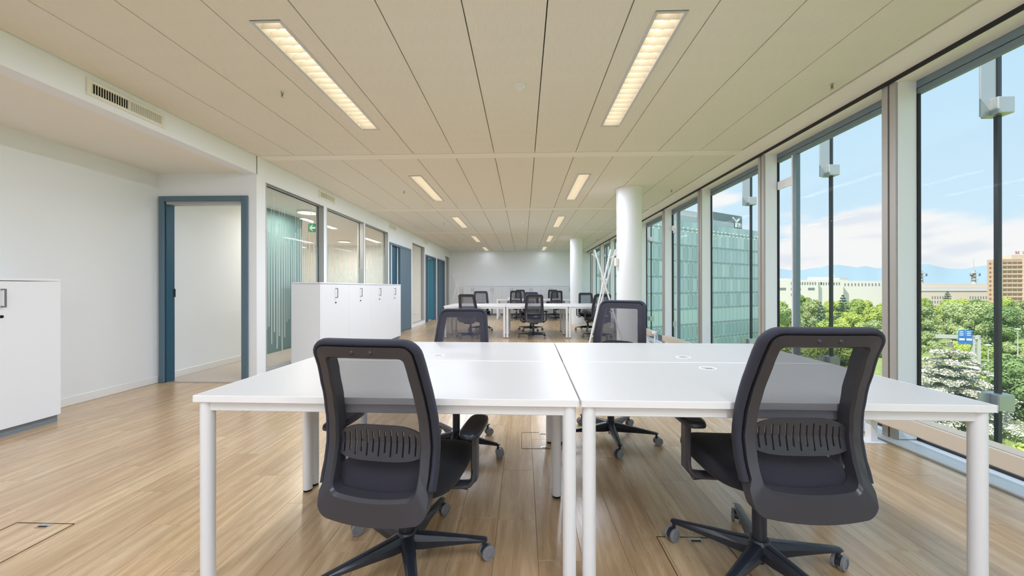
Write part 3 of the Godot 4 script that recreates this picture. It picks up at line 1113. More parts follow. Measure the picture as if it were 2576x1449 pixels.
func make_chair() -> Node3D:
	var o := node("office_chair")
	# five-armed base
	for k in 5:
		var a := TAU * k / 5.0
		var dir := Vector3(cos(a), 0, -sin(a))
		var side := Vector3(sin(a), 0, cos(a))
		var s := begin()
		var rings := []
		for q in [[0.030, 0.062, 0.124, 0.029], [0.07, 0.062, 0.118, 0.027], [0.16, 0.069, 0.108, 0.023], [0.25, 0.074, 0.098, 0.019], [0.318, 0.076, 0.090, 0.017], [0.330, 0.078, 0.086, 0.013]]:
			var c: Vector3 = dir * q[0]
			var w: float = q[3]
			var up := Vector3.UP
			var h: float = q[2] - q[1]
			rings.append([c - side * w * 0.8 + up * q[1], c - side * w + up * (q[1] + h * 0.6), c - side * w * 0.62 + up * (q[2] - 0.002), c - side * w * 0.3 + up * q[2], c + side * w * 0.3 + up * q[2], c + side * w * 0.62 + up * (q[2] - 0.002), c + side * w + up * (q[1] + h * 0.6), c + side * w * 0.8 + up * q[1]])
		loft(s, rings, true, true, -1)
		obj("base_leg", done(s), M.chair_base, o)
	var cs := begin()
	lathe(cs, [[0.0, 0.060], [0.036, 0.060], [0.041, 0.075], [0.041, 0.118], [0.034, 0.130], [0.0, 0.130]], 24)
	obj("base_hub", done(cs), M.chair_base, o)
	# casters: a hood between two wheels
	var hood := begin()
	tube(hood, [Vector3(0, 0.078, 0), Vector3(0, 0.05, 0)], 0.0075, 10)
	var arc := PackedVector2Array()
	for i in 13:
		var t := PI * 0.02 + PI * 0.96 * i / 12.0
		arc.append(Vector2(cos(t) * 0.0265, sin(t) * 0.0265))
	arc.append(Vector2(-0.020, -0.010))
	arc.append(Vector2(0.020, -0.010))
	plate(hood, arc, -0.0085, 0.0085, Transform3D(Basis.IDENTITY, Vector3(0.012, 0.0285, 0)))
	var hood_mesh := done(hood)
	var wh := begin()
	lathe(wh, [[0.0175, -0.006], [0.0255, -0.0065], [0.0285, -0.0045], [0.0285, 0.0045], [0.0255, 0.0065], [0.0175, 0.006]], 24, Transform3D(Basis(Vector3.RIGHT, PI / 2), Vector3.ZERO))
	lathe(wh, [[0.0, -0.0045], [0.0178, -0.0045], [0.0178, 0.0045], [0.0, 0.0045]], 16, Transform3D(Basis(Vector3.RIGHT, PI / 2), Vector3.ZERO))
	var wheel_mesh := done(wh)
	for k in 5:
		var a := TAU * k / 5.0
		var cst := node("caster", Vector3(cos(a) * 0.318, 0, -sin(a) * 0.318), o)
		cst.rotation.y = a + [0.5, -0.3, 1.1, 0.2, -0.9][k]
		obj("hood", hood_mesh, M.chair_base, cst)
		for zz in [-0.0155, 0.0155]:
			var w := obj("wheel", wheel_mesh, M.wheel_grey, cst)
			w.position = Vector3(0.012, 0.0285, zz)
	# gas column
	cs = begin()
	lathe(cs, [[0.0, 0.035], [0.018, 0.035], [0.020, 0.06], [0.0255, 0.128], [0.0255, 0.275], [0.023, 0.28], [0.014, 0.28], [0.014, 0.40], [0.0, 0.40]], 24)
	obj("gas_column", done(cs), M.chair_base, o)
	# seat mechanism
	var s2 := begin()
	box(s2, Vector3(-0.075, 0.315, -0.11), Vector3(0.075, 0.372, 0.15), 0.014)
	box(s2, Vector3(-0.045, 0.30, -0.05), Vector3(0.045, 0.33, 0.06), 0.01)
	# spine that carries the backrest
	var spine := []
	for q in [[0.05, 0.335, 0.06, 0.02], [0.16, 0.335, 0.075, 0.02], [0.24, 0.35, 0.085, 0.018], [0.272, 0.385, 0.09, 0.016]]:
		spine.append([Vector3(-q[2], q[1] - q[3], q[0] + q[3] * 0.6), Vector3(-q[2], q[1] + q[3], q[0] - q[3] * 0.6), Vector3(q[2], q[1] + q[3], q[0] - q[3] * 0.6), Vector3(q[2], q[1] - q[3], q[0] + q[3] * 0.6)])
	loft(s2, spine, true, true, -1)
	obj("mechanism", done(s2), M.chair_plastic, o)
	for sg in [-1.0, 1.0]:
		s2 = begin()
		tube(s2, [Vector3(sg * 0.07, 0.345, -0.02), Vector3(sg * 0.19, 0.345, -0.02), Vector3(sg * 0.205, 0.343, -0.02), Vector3(sg * 0.255, 0.34, -0.02)], [0.006, 0.006, 0.011, 0.013], 10, Vector2(1.6, 0.8))
		obj("lever", done(s2), M.chair_plastic, o)
	# seat
	s2 = begin()
	var rings := []
	for q in [[0.30, 0.450], [0.62, 0.455], [0.84, 0.453], [0.94, 0.446], [0.985, 0.434], [1.0, 0.420], [0.985, 0.404], [0.93, 0.394], [0.80, 0.390]]:
		var loop := superloop(0, -0.025, 0.245 * q[0], 0.245 * q[0], q[1])
		for i in loop.size():
			var p: Vector3 = loop[i]
			var f := clampf((-p.z - 0.11) / 0.16, 0.0, 1.0)
			p.y -= 0.030 * f * f
			p.y += 0.012 * pow(absf(p.x) / 0.245, 2.0) * (1.0 if q[1] > 0.43 else 0.0)
			loop[i] = p
		rings.append(loop)
	loft(s2, rings)
	obj("seat", done(s2), M.chair_fabric, o)
	s2 = begin()
	loft(s2, [superloop(0, -0.02, 0.10, 0.13, 0.366), superloop(0, -0.02, 0.19, 0.19, 0.374), superloop(0, -0.02, 0.205, 0.20, 0.392)])
	obj("seat_shell", done(s2), M.chair_plastic, o)
	# armrests
	for sg in [-1.0, 1.0]:
		var arm := node("armrest", Vector3.ZERO, o)
		s2 = begin()
		var pts := []
		for q in [[0.16, 0.365, 0.02], [0.24, 0.368, 0.02], [0.272, 0.374, 0.02], [0.288, 0.392, 0.018], [0.291, 0.43, 0.014]]:
			pts.append(Vector3(sg * q[0], q[1], q[2]))
		tube(s2, pts, [0.022, 0.022, 0.021, 0.020, 0.019], 12, Vector2(0.62, 1.25), Vector3.BACK)
		obj("bracket", done(s2), M.chair_plastic, arm)
		s2 = begin()
		box(s2, Vector3(sg * 0.291 - 0.0115, 0.385, -0.016), Vector3(sg * 0.291 + 0.0115, 0.575, 0.034), 0.006)
		obj("post", done(s2), M.chair_plastic, arm)
		s2 = begin()
		loft(s2, [superloop(sg * 0.284, -0.012, 0.034, 0.10, 0.574, 28, 0.55), superloop(sg * 0.284, -0.012, 0.042, 0.115, 0.580, 28, 0.55), superloop(sg * 0.284, -0.012, 0.043, 0.118, 0.590, 28, 0.55), superloop(sg * 0.284, -0.012, 0.040, 0.114, 0.599, 28, 0.55), superloop(sg * 0.284, -0.012, 0.030, 0.10, 0.602, 28, 0.55)])
		obj("pad", done(s2), M.chair_base, arm)
	# backrest: plastic frame, fabric sleeve, mesh and lumbar plate
	var outer := back_outline(0.014, 0.352, 0.958, 0.034, 0.05, 0.020, 0.013)
	var inner := back_outline(0.044, 0.428, 0.922, 0.020, 0.035, 0.012)
	var lip := back_outline(0.050, 0.436, 0.917, 0.016, 0.03, 0.012)
	s2 = begin()
	var loops := []
	for q in [[outer, -0.030], [outer, 0.018], [inner, 0.022], [lip, 0.012], [lip, -0.032], [outer, -0.030]]:
		var loop := []
		for p in q[0]:
			loop.append(on_back(p, q[1]))
		loops.append(loop)
	for k in loops.size() - 1:
		loft(s2, [loops[k], loops[k + 1]], false, false, k + 1)
	var fr := obj("back_frame", done(s2), M.chair_plastic, o)
	var n := outer.size()
	for x in [-0.032, 0.032]:
		s2 = begin()
		lathe(s2, [[0.0075, 0.0], [0.0068, 0.003], [0.0035, 0.0052], [0.0, 0.0058]], 14, Transform3D(Basis(Vector3.RIGHT, PI / 2), on_back(Vector2(x, 0.940), 0.018)), false)
		obj("screw_cap", done(s2), M.chair_plastic, fr)
	var rim := back_outline(0.002, 0.33, 0.970, 0.046, 0.05, 0.020)
	var path := []
	for k in rim.size():
		if rim[k].y > 0.452:
			path.append(on_back(rim[k], -0.010))
	s2 = begin()
	tube(s2, path, 0.0165, 12, Vector2(0.78, 1.35), Vector3.BACK)
	obj("fabric_sleeve", done(s2), M.chair_sleeve, o)
	s2 = begin()
	s2.set_smooth_group(0)
	var ny := 26
	var nx := 14
	for j in ny:
		var ya := lerpf(0.372, 0.962, float(j) / ny)
		var yb := lerpf(0.372, 0.962, float(j + 1) / ny)
		for i in nx:
			var ua := lerpf(-1.0, 1.0, float(i) / nx)
			var ub := lerpf(-1.0, 1.0, float(i + 1) / nx)
			var f := func(u: float, y: float) -> Vector3:
				var w := half_w(y) - 0.008
				if y < 0.45:
					w -= 0.06 * pow((0.45 - y) / 0.08, 2.0)
				if y > 0.93:
					w -= 0.03 * pow((y - 0.93) / 0.032, 2.0)
				return Vector3(u * w, y, back_z(u * w, y) - 0.034 - 0.010 * (1.0 - u * u) * smoothstep(0.9, 0.6, y))
			quad(s2, f.call(ua, ya), f.call(ua, yb), f.call(ub, yb), f.call(ub, ya))
	obj("mesh_back", done(s2), M.chair_mesh, o)
	# slotted lumbar plate
	s2 = begin()
	var slots := 13
	var wid := 0.152
	var cells := []
	var x := -wid
	var pitch := 2.0 * wid / (slots + 0.6)
	for k in slots:
		var x0 := -wid + pitch * (k + 0.55)
		cells.append([x, x0, -1])
		cells.append([x0, x0 + 0.0058, k])
		x = x0 + 0.0058
	cells.append([x, wid, -1])
	for q in cells:
		var edge := func(x: float, top: bool) -> float:
			var e: float = pow(absf(x) / wid, 4.0)
			return 0.664 - 0.030 * e if top else 0.540 + 0.016 * e
		# bands across the plate as shares of its height; a slot leaves the middle open
		var bands := [[0.0, 0.25], [0.25, 0.5], [0.5, 0.75], [0.75, 1.0]]
		if q[2] >= 0:
			var deep := 0.0 if int(q[2]) % 2 == 0 else 0.10
			bands = [[0.0, 0.12 + deep], [0.86 - deep * 0.5, 1.0]]
		for sp in bands:
			var c := []
			for dz in [0.004, -0.003]:
				for pq in [[q[0], sp[0]], [q[1], sp[0]], [q[1], sp[1]], [q[0], sp[1]]]:
					var y: float = lerpf(edge.call(pq[0], false), edge.call(pq[0], true), pq[1])
					c.append(Vector3(pq[0], y, back_z(pq[0], y) - 0.006 + dz))
			s2.set_smooth_group(-1)
			quad(s2, c[0], c[3], c[2], c[1])
			quad(s2, c[4], c[5], c[6], c[7])
			for i in 4:
				var j := (i + 1) % 4
				quad(s2, c[i], c[j], c[4 + j], c[4 + i])
	obj("lumbar_support", done(s2), M.chair_plastic, o)
	return o

# x, depth, seat heading (degrees clockwise from straight ahead), base heading, lift
func chairs() -> void:
	var g := "black mesh office chairs"
	var list := [
		[-0.480, 1.51, 7.0, 4.0, -0.022, "large black mesh office chair in front of the near left desk"],
		[0.938, 1.50, 0.0, 2.5, 0.02, "large black mesh office chair at the near right desk, by the windows"],
		[-0.468, 2.57, 180.0, -20.0, -0.018, "mesh chair facing us across the near desks, on the left"],
		[0.655, 2.79, 211.0, -21.0, 0.04, "mesh chair facing us across the near desks, in front of the round column"],
		[-1.19, 8.36, 9.0, 20.0, 0.01, "mesh chair at the front of the middle group, leftmost"],
		[0.23, 8.42, -4.0, 34.0, 0.0, "mesh chair at the front of the middle group, in the centre of the picture"],
		[1.66, 8.32, -10.0, 10.0, 0.012, "mesh chair at the front of the middle group, behind the coat stand"],
		[-1.12, 9.82, 172.0, 50.0, 0.06, "mesh chair on the far side of the middle group, leftmost"],
		[0.20, 9.82, 184.0, 16.0, 0.03, "mesh chair on the far side of the middle group, half hidden in the centre"],
		[1.72, 9.90, 178.0, 40.0, 0.01, "mesh chair on the far side of the middle group, right of the centre"],
		[-0.24, 13.02, 3.0, 25.0, 0.05, "dark mesh chair at the front of the farthest group, on the left"],
		[1.14, 13.0, -3.0, 12.0, 0.05, "dark mesh chair at the front of the farthest group, on the right"],
		[-0.12, 14.68, 180.0, 30.0, 0.07, "dark mesh chair behind the farthest group, on the left"],
		[1.22, 14.68, 176.0, 8.0, 0.07, "dark mesh chair behind the farthest group, on the right"]]
	var proto: Node3D = null
	var built: Array = []
	for l in list:
		if proto == null:
			proto = make_chair()
			built.append(proto)
		else:
			built.append(copy(proto))
	for k in list.size():
		var l: Array = list[k]
		var o: Node3D = built[k]
		o.position = P(l[0], 0, l[1])
		o.rotation.y = -deg_to_rad(l[2])
		tag(o, l[5], "chair", g)
		var spin := Transform3D(Basis(Vector3.UP, deg_to_rad(l[3] + l[2])), Vector3.ZERO)
		for ch in o.get_children():
			var nm := String(ch.name)
			if nm.begins_with("base") or nm.begins_with("caster"):
				ch.transform = spin * ch.transform
			elif not nm.begins_with("gas"):
				ch.position.y += l[4]

# ------------------------------------------------------------------ fixtures
func make_luminaire() -> Node3D:
	var o := node("ceiling_luminaire")
	# origin at the ceiling plane in the middle of the opening
	var hw := 0.092
	var hl := 0.755
	var s := begin()
	for sg in [-1.0, 1.0]:
		box(s, Vector3(sg * (hw - 0.016), -0.004, hl), Vector3(sg * (hw + 0.004), 0.004, -hl), 0.001)
		box(s, Vector3(-hw + 0.016, -0.004, sg * hl), Vector3(hw - 0.016, 0.004, sg * (hl - 0.016)), 0.001)
	obj("frame", done(s), M.lamp_frame, o)
	s = begin()
	var zl := hl - 0.016
	# side reflectors and roof of the tray
	for sg in [-1.0, 1.0]:
		quad(s, Vector3(sg * 0.076, 0, zl), Vector3(sg * 0.076, 0, -zl), Vector3(sg * 0.055, 0.075, -zl), Vector3(sg * 0.055, 0.075, zl))
		quad(s, Vector3(-0.076, 0, sg * zl), Vector3(0.076, 0, sg * zl), Vector3(0.055, 0.075, sg * zl), Vector3(-0.055, 0.075, sg * zl))
	quad(s, Vector3(-0.055, 0.075, zl), Vector3(-0.055, 0.075, -zl), Vector3(0.055, 0.075, -zl), Vector3(0.055, 0.075, zl))
	obj("reflector", done(s), M.louvre, o)
	s = begin()
	plate(s, PackedVector2Array([Vector2(-0.075, 0.003), Vector2(0.075, 0.003), Vector2(0.064, 0.040), Vector2(0.03, 0.046), Vector2(-0.03, 0.046), Vector2(-0.064, 0.040)]), -0.0012, 0.0012)
	var blade := done(s)
	for k in 19:
		var b := obj("louvre_blade", blade, M.louvre, o)
		b.position.z = zl - (k + 0.5 + 0.25) * 2.0 * zl / 19.5
	s = begin()
	var lx := Transform3D(Basis(Vector3.RIGHT, PI / 2), Vector3(0, 0.058, 0))
	lathe(s, [[0.0, -0.72], [0.008, -0.72], [0.008, 0.72], [0.0, 0.72]], 12, lx)
	obj("lamp_tube", done(s), M.lamp_tube, o)
	return o

func fixtures() -> void:
	var proto: Node3D = null
	for k in 8:
		for sd in 2:
			var o: Node3D = make_luminaire() if proto == null else copy(proto)
			if proto == null:
				proto = o
			var d := 2.885 + 3.003 * k if k < 5 else -0.118 - 3.003 * (k - 5)
			o.position = P([-1.515, 0.85][sd], CEIL, d)
			var which: String = ["nearest", "second", "third", "fourth", "fifth and farthest", "first out of view", "second out of view", "third out of view"][k]
			tag(o, "%s recessed louvre light in the %s row of the ceiling" % [which, ["left", "right"][sd]], "ceiling light", "recessed louvre lights")
	for o in get_children():
		if String(o.name).begins_with("ceiling_luminaire"):
			area("tube_light", Vector3(0, -0.006, 0), Vector2(0.15, 1.46), 2.9 if o.position.z > -14.0 else 0.28, c8(228, 238, 255), Vector3(-PI / 2, 0, 0), o)
	# sprinklers
	var sp: Node3D = null
	for q in [[-1.922, 2.90, 0], [2.38, 2.92, 1], [-1.922, 5.93, 2], [2.38, 6.0, 3], [-1.91, 8.87, 4], [2.36, 11.93, 5], [-1.91, 11.85, 6], [-1.91, 14.8, 7]]:
		var o: Node3D
		if sp == null:
			o = node("sprinkler")
			var s := begin()
			lathe(s, [[0.0, -0.006], [0.012, -0.006], [0.034, -0.003], [0.036, 0.0]], 24)
			obj("rosette", done(s), M.sprinkler_white, o)
			s = begin()
			lathe(s, [[0.011, -0.006], [0.010, -0.020], [0.0, -0.020]], 14)
			for sg in [-1.0, 1.0]:
				tube(s, [Vector3(sg * 0.009, -0.018, 0), Vector3(sg * 0.011, -0.032, 0), Vector3(sg * 0.004, -0.044, 0)], 0.002, 6)
			lathe(s, [[0.0, -0.042], [0.012, -0.044], [0.012, -0.046], [0.0, -0.047]], 14)
			obj("yoke", done(s), M.brass, o)
			s = begin()
			lathe(s, [[0.0, -0.020], [0.004, -0.024], [0.003, -0.040], [0.0, -0.042]], 10)
			obj("glass_bulb", done(s), M.sprinkler_bulb, o)
			sp = o
		else:
			o = copy(sp)
		o.position = P(q[0], CEIL, q[1])
		tag(o, ["ceiling sprinkler left of the nearest left light", "ceiling sprinkler beside the nearest windows", "ceiling sprinkler left of the second left light", "ceiling sprinkler by the windows behind the round column", "ceiling sprinkler left of the third left light", "ceiling sprinkler by the windows near the far column", "ceiling sprinkler left of the fourth left light", "ceiling sprinkler left of the farthest left light"][q[2]], "sprinkler", "ceiling sprinklers")
	# motion detectors
	var dt: Node3D = null
	for q in [[2.875, 0], [8.86, 1], [11.8, 2], [14.7, 3]]:
		var o: Node3D
		if dt == null:
			o = node("motion_detector")
			var s := begin()
			lathe(s, [[0.0, -0.012], [0.040, -0.012], [0.048, -0.006], [0.049, 0.0]], 32)
			obj("base", done(s), M.sensor_white, o)
			s = begin()
			lathe(s, [[0.039, -0.012], [0.035, -0.022], [0.022, -0.036], [0.010, -0.043], [0.0, -0.044]], 28, Transform3D.IDENTITY, false)
			obj("lens_dome", done(s), M.sensor_white, o)
			dt = o
		else:
			o = copy(dt)
		o.position = P(-0.022, CEIL, q[0])
		tag(o, ["white dome motion detector between the two nearest ceiling lights", "small white detector on the ceiling between the third pair of lights", "small white detector on the ceiling between the fourth pair of lights", "smallest white detector on the ceiling nearest the far wall"][q[1]], "detector", "ceiling detectors")
	# round columns
	for k in 2:
		var o := node("round_column", P([1.69, 1.69][k], 0, [5.95, 11.82][k]))
		tag(o, ["white round column in front of the windows, behind the near desks", "white round column farther back near the far cabinets"][k], "column", "white round columns")
		var s := begin()
		lathe(s, [[0.192, 0.0], [0.192, CEIL - 0.0]], 48)
		obj("shaft", done(s), M.wall, o)
		s = begin()
		lathe(s, [[0.192, CEIL - 0.02], [0.212, CEIL - 0.012], [0.214, CEIL - 0.001]], 48)
		obj("collar", done(s), M.ceiling_strip, o)
		if k == 0:
			s = begin()
			tube(s, [Vector3(-0.196, 1.55, 0.03), Vector3(-0.196, CEIL - 0.02, 0.03)], 0.009, 8)
			obj("conduit", done(s), M.aluminium_white, o)
			s = begin()
			box(s, Vector3(-0.235, 1.47, 0.0), Vector3(-0.186, 1.60, 0.08), 0.006)
			obj("switch_box", done(s), M.vent_cream, o)
	coat_stand(P(1.19, 0, 5.4), 0.0, "white three-pole coat stand crossing in front of the round column", 0.96)
	coat_stand(P(-2.62, 0, 14.5), 0.5, "far white coat stand in the corner by the far wall", 0.97)
	radiators()
	floor_boxes()

func coat_stand(at: Vector3, turn: float, label: String, k: float) -> void:
	var o := node("coat_stand", at)
	o.rotation.y = turn
	o.scale = Vector3.ONE * k
	tag(o, label, "coat stand", "white coat stands")
	var poles := [[Vector3(-0.34, 0, 0.12), Vector3(0.10, 1.76, -0.06)], [Vector3(0.33, 0, 0.14), Vector3(-0.15, 1.75, -0.05)], [Vector3(-0.27, 0, -0.28), Vector3(0.133, 1.74, 0.11)]]
	var pegs := [[[0.92, 0.09, 0.05], [0.72, 0.06, 0.05], [0.25, 0.075, 0.03]], [[0.93, -0.085, 0.06], [0.72, -0.06, 0.05], [0.45, -0.06, 0.03]], [[0.94, 0.05, 0.06], [0.66, -0.05, 0.05]]]
	var shift := [0.0, 0.02, -0.02]
	for i in 3:
		var a: Vector3 = poles[i][0]
		var b: Vector3 = poles[i][1]
		var nd := node("pole", Vector3.ZERO, o)
		var s := begin()
		tube(s, [a + Vector3(0, 0.006, 0), a.lerp(b, 0.5), b], 0.0128, 12)
		obj("rod", done(s), M.white_metal, nd)
		for q in pegs[i]:
			s = begin()
			var p: Vector3 = a.lerp(b, q[0])
			tube(s, [p, p + Vector3(q[1], q[2], shift[i])], [0.0085, 0.0075], 10)
			obj("peg", done(s), M.white_metal, nd)

func radiators() -> void:
	for r in [[-6.8, 6.74, "long low radiator under the near windows, floor glow painted in as beige"], [7.36, 15.2, "long low radiator under the far windows, floor glow painted in as beige"]]:
		var o := node("radiator")
		tag(o, r[2], "radiator", "window radiators")
		var d0: float = r[0]
		var d1: float = r[1]
		part_box("casing", M.radiator, o, 2.50, 2.62, 0.172, 0.268, d0, d1, 0.004)
		part_box("groove", M.gasket, o, 2.515, 2.5185, 0.268, 0.2686, d0 + 0.02, d1 - 0.02)
		var d := d1 - 0.12
		if d0 < 0.0:
			d = 2.80 + 1.478 * 2.0
		while d > maxf(d0, -1.0):
			var p := node("post", P(2.56, 0, d), o)
			var s := begin()
			box(s, Vector3(-0.025, 0.004, 0.025), Vector3(0.025, 0.172, -0.025), 0.003)
			obj("upright", done(s), M.white_metal, p)
			s = begin()
			box(s, Vector3(-0.085, 0.0, 0.06), Vector3(0.06, 0.005, -0.06), 0.001)
			obj("foot_plate", done(s), M.white_metal, p)
			d -= 1.478
	# valve set between the two radiators
	var v := node("radiator_valve", P(2.56, 0, 7.27))
	tag(v, "white radiator valve with a black knob at the gap between radiators", "valve")
	var s := begin()
	box(s, Vector3(-0.035, 0.215, 0.045), Vector3(0.03, 0.275, -0.085), 0.01)
	obj("valve_body", done(s), M.white_metal, v)
	s = begin()
	lathe(s, [[0.0, 0.0], [0.024, 0.0], [0.026, 0.03], [0.02, 0.045], [0.0, 0.045]], 18, Transform3D(Basis(Vector3.FORWARD, -PI / 2) , Vector3(0.03, 0.245, 0.02)))
	obj("knob", done(s), M.black_rubber, v)
	for q in [[0.0, 0.018], [0.045, 0.011]]:
		s = begin()
		tube(s, [Vector3(q[0], 0.0, 0.0), Vector3(q[0], 0.22, 0.0)], q[1], 10)
		obj("pipe", done(s), M.white_metal, v)

func floor_boxes() -> void:
	for q in [[0.131, 2.735, 0.0, "flush floor outlet lid under the rear desks"], [0.745, 1.545, 0.0, "flush floor outlet lid under the near right chair"], [-2.29, 1.56, 0.0, "flush floor outlet lid on the open floor at lower left"]]:
		var o := node("floor_box", P(q[0], 0.0004, q[1]))
		tag(o, q[3], "floor box", "floor outlet boxes")
		var hw := 0.143
		var s := begin()
		for sg in [-1.0, 1.0]:
			box(s, Vector3(sg * hw, 0, hw), Vector3(sg * (hw + 0.0025), 0.0012, -hw))
			box(s, Vector3(-hw, 0, sg * hw), Vector3(hw, 0.0012, sg * (hw + 0.0025)))
		obj("rim", done(s), M.vent_dark, o)
		for sg in [-1.0, 1.0]:
			var lt := node("cable_flap", Vector3(0.02, 0, sg * (hw - 0.018)), o)
			s = begin()
			box(s, Vector3(-0.03, 0, -0.016), Vector3(0.03, 0.0018, 0.016), 0.0006)
			obj("flap", done(s), M.steel, lt)
			s = begin()
			box(s, Vector3(-0.022, 0.0018, 0.002), Vector3(0.022, 0.0022, 0.012))
			obj("opening", done(s), M.vent_dark, lt)

# ------------------------------------------------------------------ outside
const GROUND := -19.0

func leaf_quad(s: SurfaceTool, p: Vector3, n: Vector3, r: float, rg: RandomNumberGenerator) -> void:
	var b := frame_of(n)
	var a := rg.randf() * TAU
	var u := (b.x * cos(a) + b.y * sin(a)) * r
	var v := (b.y * cos(a) - b.x * sin(a)) * r * rg.randf_range(0.6, 1.0)
	quad(s, p - u - v, p - u * 0.4 + v, p + u + v * 0.5, p + u * 0.5 - v)

func crown(sd: int, rad: float, hgt: float, lobes: int, leaves: int, leaf: float) -> ArrayMesh:
	var rg := RandomNumberGenerator.new()
	rg.seed = sd
	var s := begin()
	var cs := []
	for k in lobes:
		var t := rg.randf()
		var y := lerpf(0.13, 0.90, t) * hgt
		var spread := rad * 0.72 * sqrt(maxf(0.08, 1.0 - pow((t - 0.35) / 0.72, 2.0)))
		var a := TAU * (k * 0.382 + rg.randf() * 0.2)
		var off := spread * sqrt(rg.randf_range(0.15, 1.0))
		cs.append([Vector3(cos(a) * off, y, sin(a) * off), rad * rg.randf_range(0.30, 0.46)])
	for q in cs:
		var c: Vector3 = q[0]
		var r: float = q[1]
		var tone := rg.randf_range(0.8, 1.0)
		s.set_color(Color(tone, tone, tone))
		var rr := r * 0.78
		lathe(s, [[0.0, -rr], [rr * 0.7, -rr * 0.7], [rr, 0.0], [rr * 0.7, rr * 0.7], [0.0, rr]], 7, Transform3D(Basis(Vector3.UP, rg.randf() * 3.0), c), false)
		s.set_smooth_group(-1)
		for i in leaves / lobes:
			var d := Vector3(rg.randfn(), rg.randfn() * 0.9 + 0.25, rg.randfn()).normalized()
			var n := (d + Vector3(rg.randfn(), rg.randfn(), rg.randfn()) * 0.45).normalized()
			var tt := tone * rg.randf_range(0.8, 1.0)
			s.set_color(Color(tt, tt, tt * rg.randf_range(0.8, 1.0)))
			leaf_quad(s, c + d * r * rg.randf_range(0.72, 1.08), n, leaf * rg.randf_range(0.6, 1.2), rg)
	return done(s)

# layered conifer: flat sprays in tiers
func conifer(sd: int, rad: float, hgt: float, tiers: int, droop: float, leaves: int, leaf: float, power: float, loose := 0.2) -> ArrayMesh:
	var rg := RandomNumberGenerator.new()
	rg.seed = sd
	var s := begin()
	for k in tiers:
		var t := float(k) / (tiers - 1)
		var y := hgt * lerpf(0.14, 0.97, t)
		var r := rad * pow(1.0 - t, power) + 0.25
		var arms := 5 + int(6.0 * (1.0 - t))
		for a in arms:
			var ang := TAU * (a + rg.randf() * 0.7) / arms + k * 1.3
			var len := r * rg.randf_range(0.7, 1.08)
			var dir := Vector3(cos(ang), 0, sin(ang))
			var tone := rg.randf_range(0.72, 1.0)
			for i in leaves / (tiers * 8):
				var f := pow(rg.randf(), 0.6)
				var wide := len * 0.30 * (1.0 - f * 0.5)
				var p := dir * len * f + Vector3(0, y + droop * len * (0.35 * f - 0.5 * f * f), 0) + Vector3(rg.randfn() * wide * 0.6, rg.randfn() * loose * 0.45, rg.randfn() * wide * 0.6)
				var tt := tone * rg.randf_range(0.78, 1.0)
				s.set_color(Color(tt, tt, tt))
				leaf_quad(s, p, Vector3(rg.randfn() * loose * 3.0, 1.0, rg.randfn() * loose * 3.0), leaf * rg.randf_range(0.6, 1.2), rg)
	return done(s)

func trunk(h: float, r: float) -> ArrayMesh:
	var s := begin()
	tube(s, [Vector3.ZERO, Vector3(0.05, h * 0.5, 0.03), Vector3(0, h, 0)], [r, r * 0.75, r * 0.4], 8)
	return done(s)

func outside() -> void:
	var gr := obj("ground", rbox(5.0, 3500.0, GROUND - 1.0, GROUND, -1500.0, 4500.0), M.grass)
	setting(gr, "grassy ground of the park below the windows")
	ridge()
	trees()
	glass_tower()
	far_buildings()
	street()

func ridge() -> void:
	var s := begin()
	s.set_smooth_group(0)
	var n := FastNoiseLite.new()
	n.seed = 4
	n.frequency = 1.0
	n.fractal_octaves = 4
	var cols := 90
	var rows := 6
	var g := []
	for j in rows + 1:
		var row := []
		for i in cols + 1:
			var t := lerpf(0.2, 2.4, float(i) / cols)
			var dist := lerpf(2100.0, 2900.0, float(j) / rows)
			var hump := exp(-pow((t - 0.875) / 0.06, 2.0)) * 16.0 + exp(-pow((t - 1.10) / 0.05, 2.0)) * 8.0
			var top := 130.0 + n.get_noise_2d(t * 5.0, 0.0) * 34.0 + n.get_noise_2d(t * 30.0, 5.0) * 9.0 + hump
			var f := smoothstep(0.0, 1.0, float(j) / rows)
			row.append(out_at(t, dist, GROUND - 10.0 + (top + 12.0) * 2.45 * f * 0.53 + n.get_noise_2d(t * 26.0, j * 1.3) * 9.0 * f))
		g.append(row)
	for j in rows:
		for i in cols:
			quad(s, g[j][i], g[j + 1][i], g[j + 1][i + 1], g[j][i + 1])
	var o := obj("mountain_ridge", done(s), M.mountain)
	tag(o, "long mountain ridge on the horizon, haze painted into its blue", "mountain")

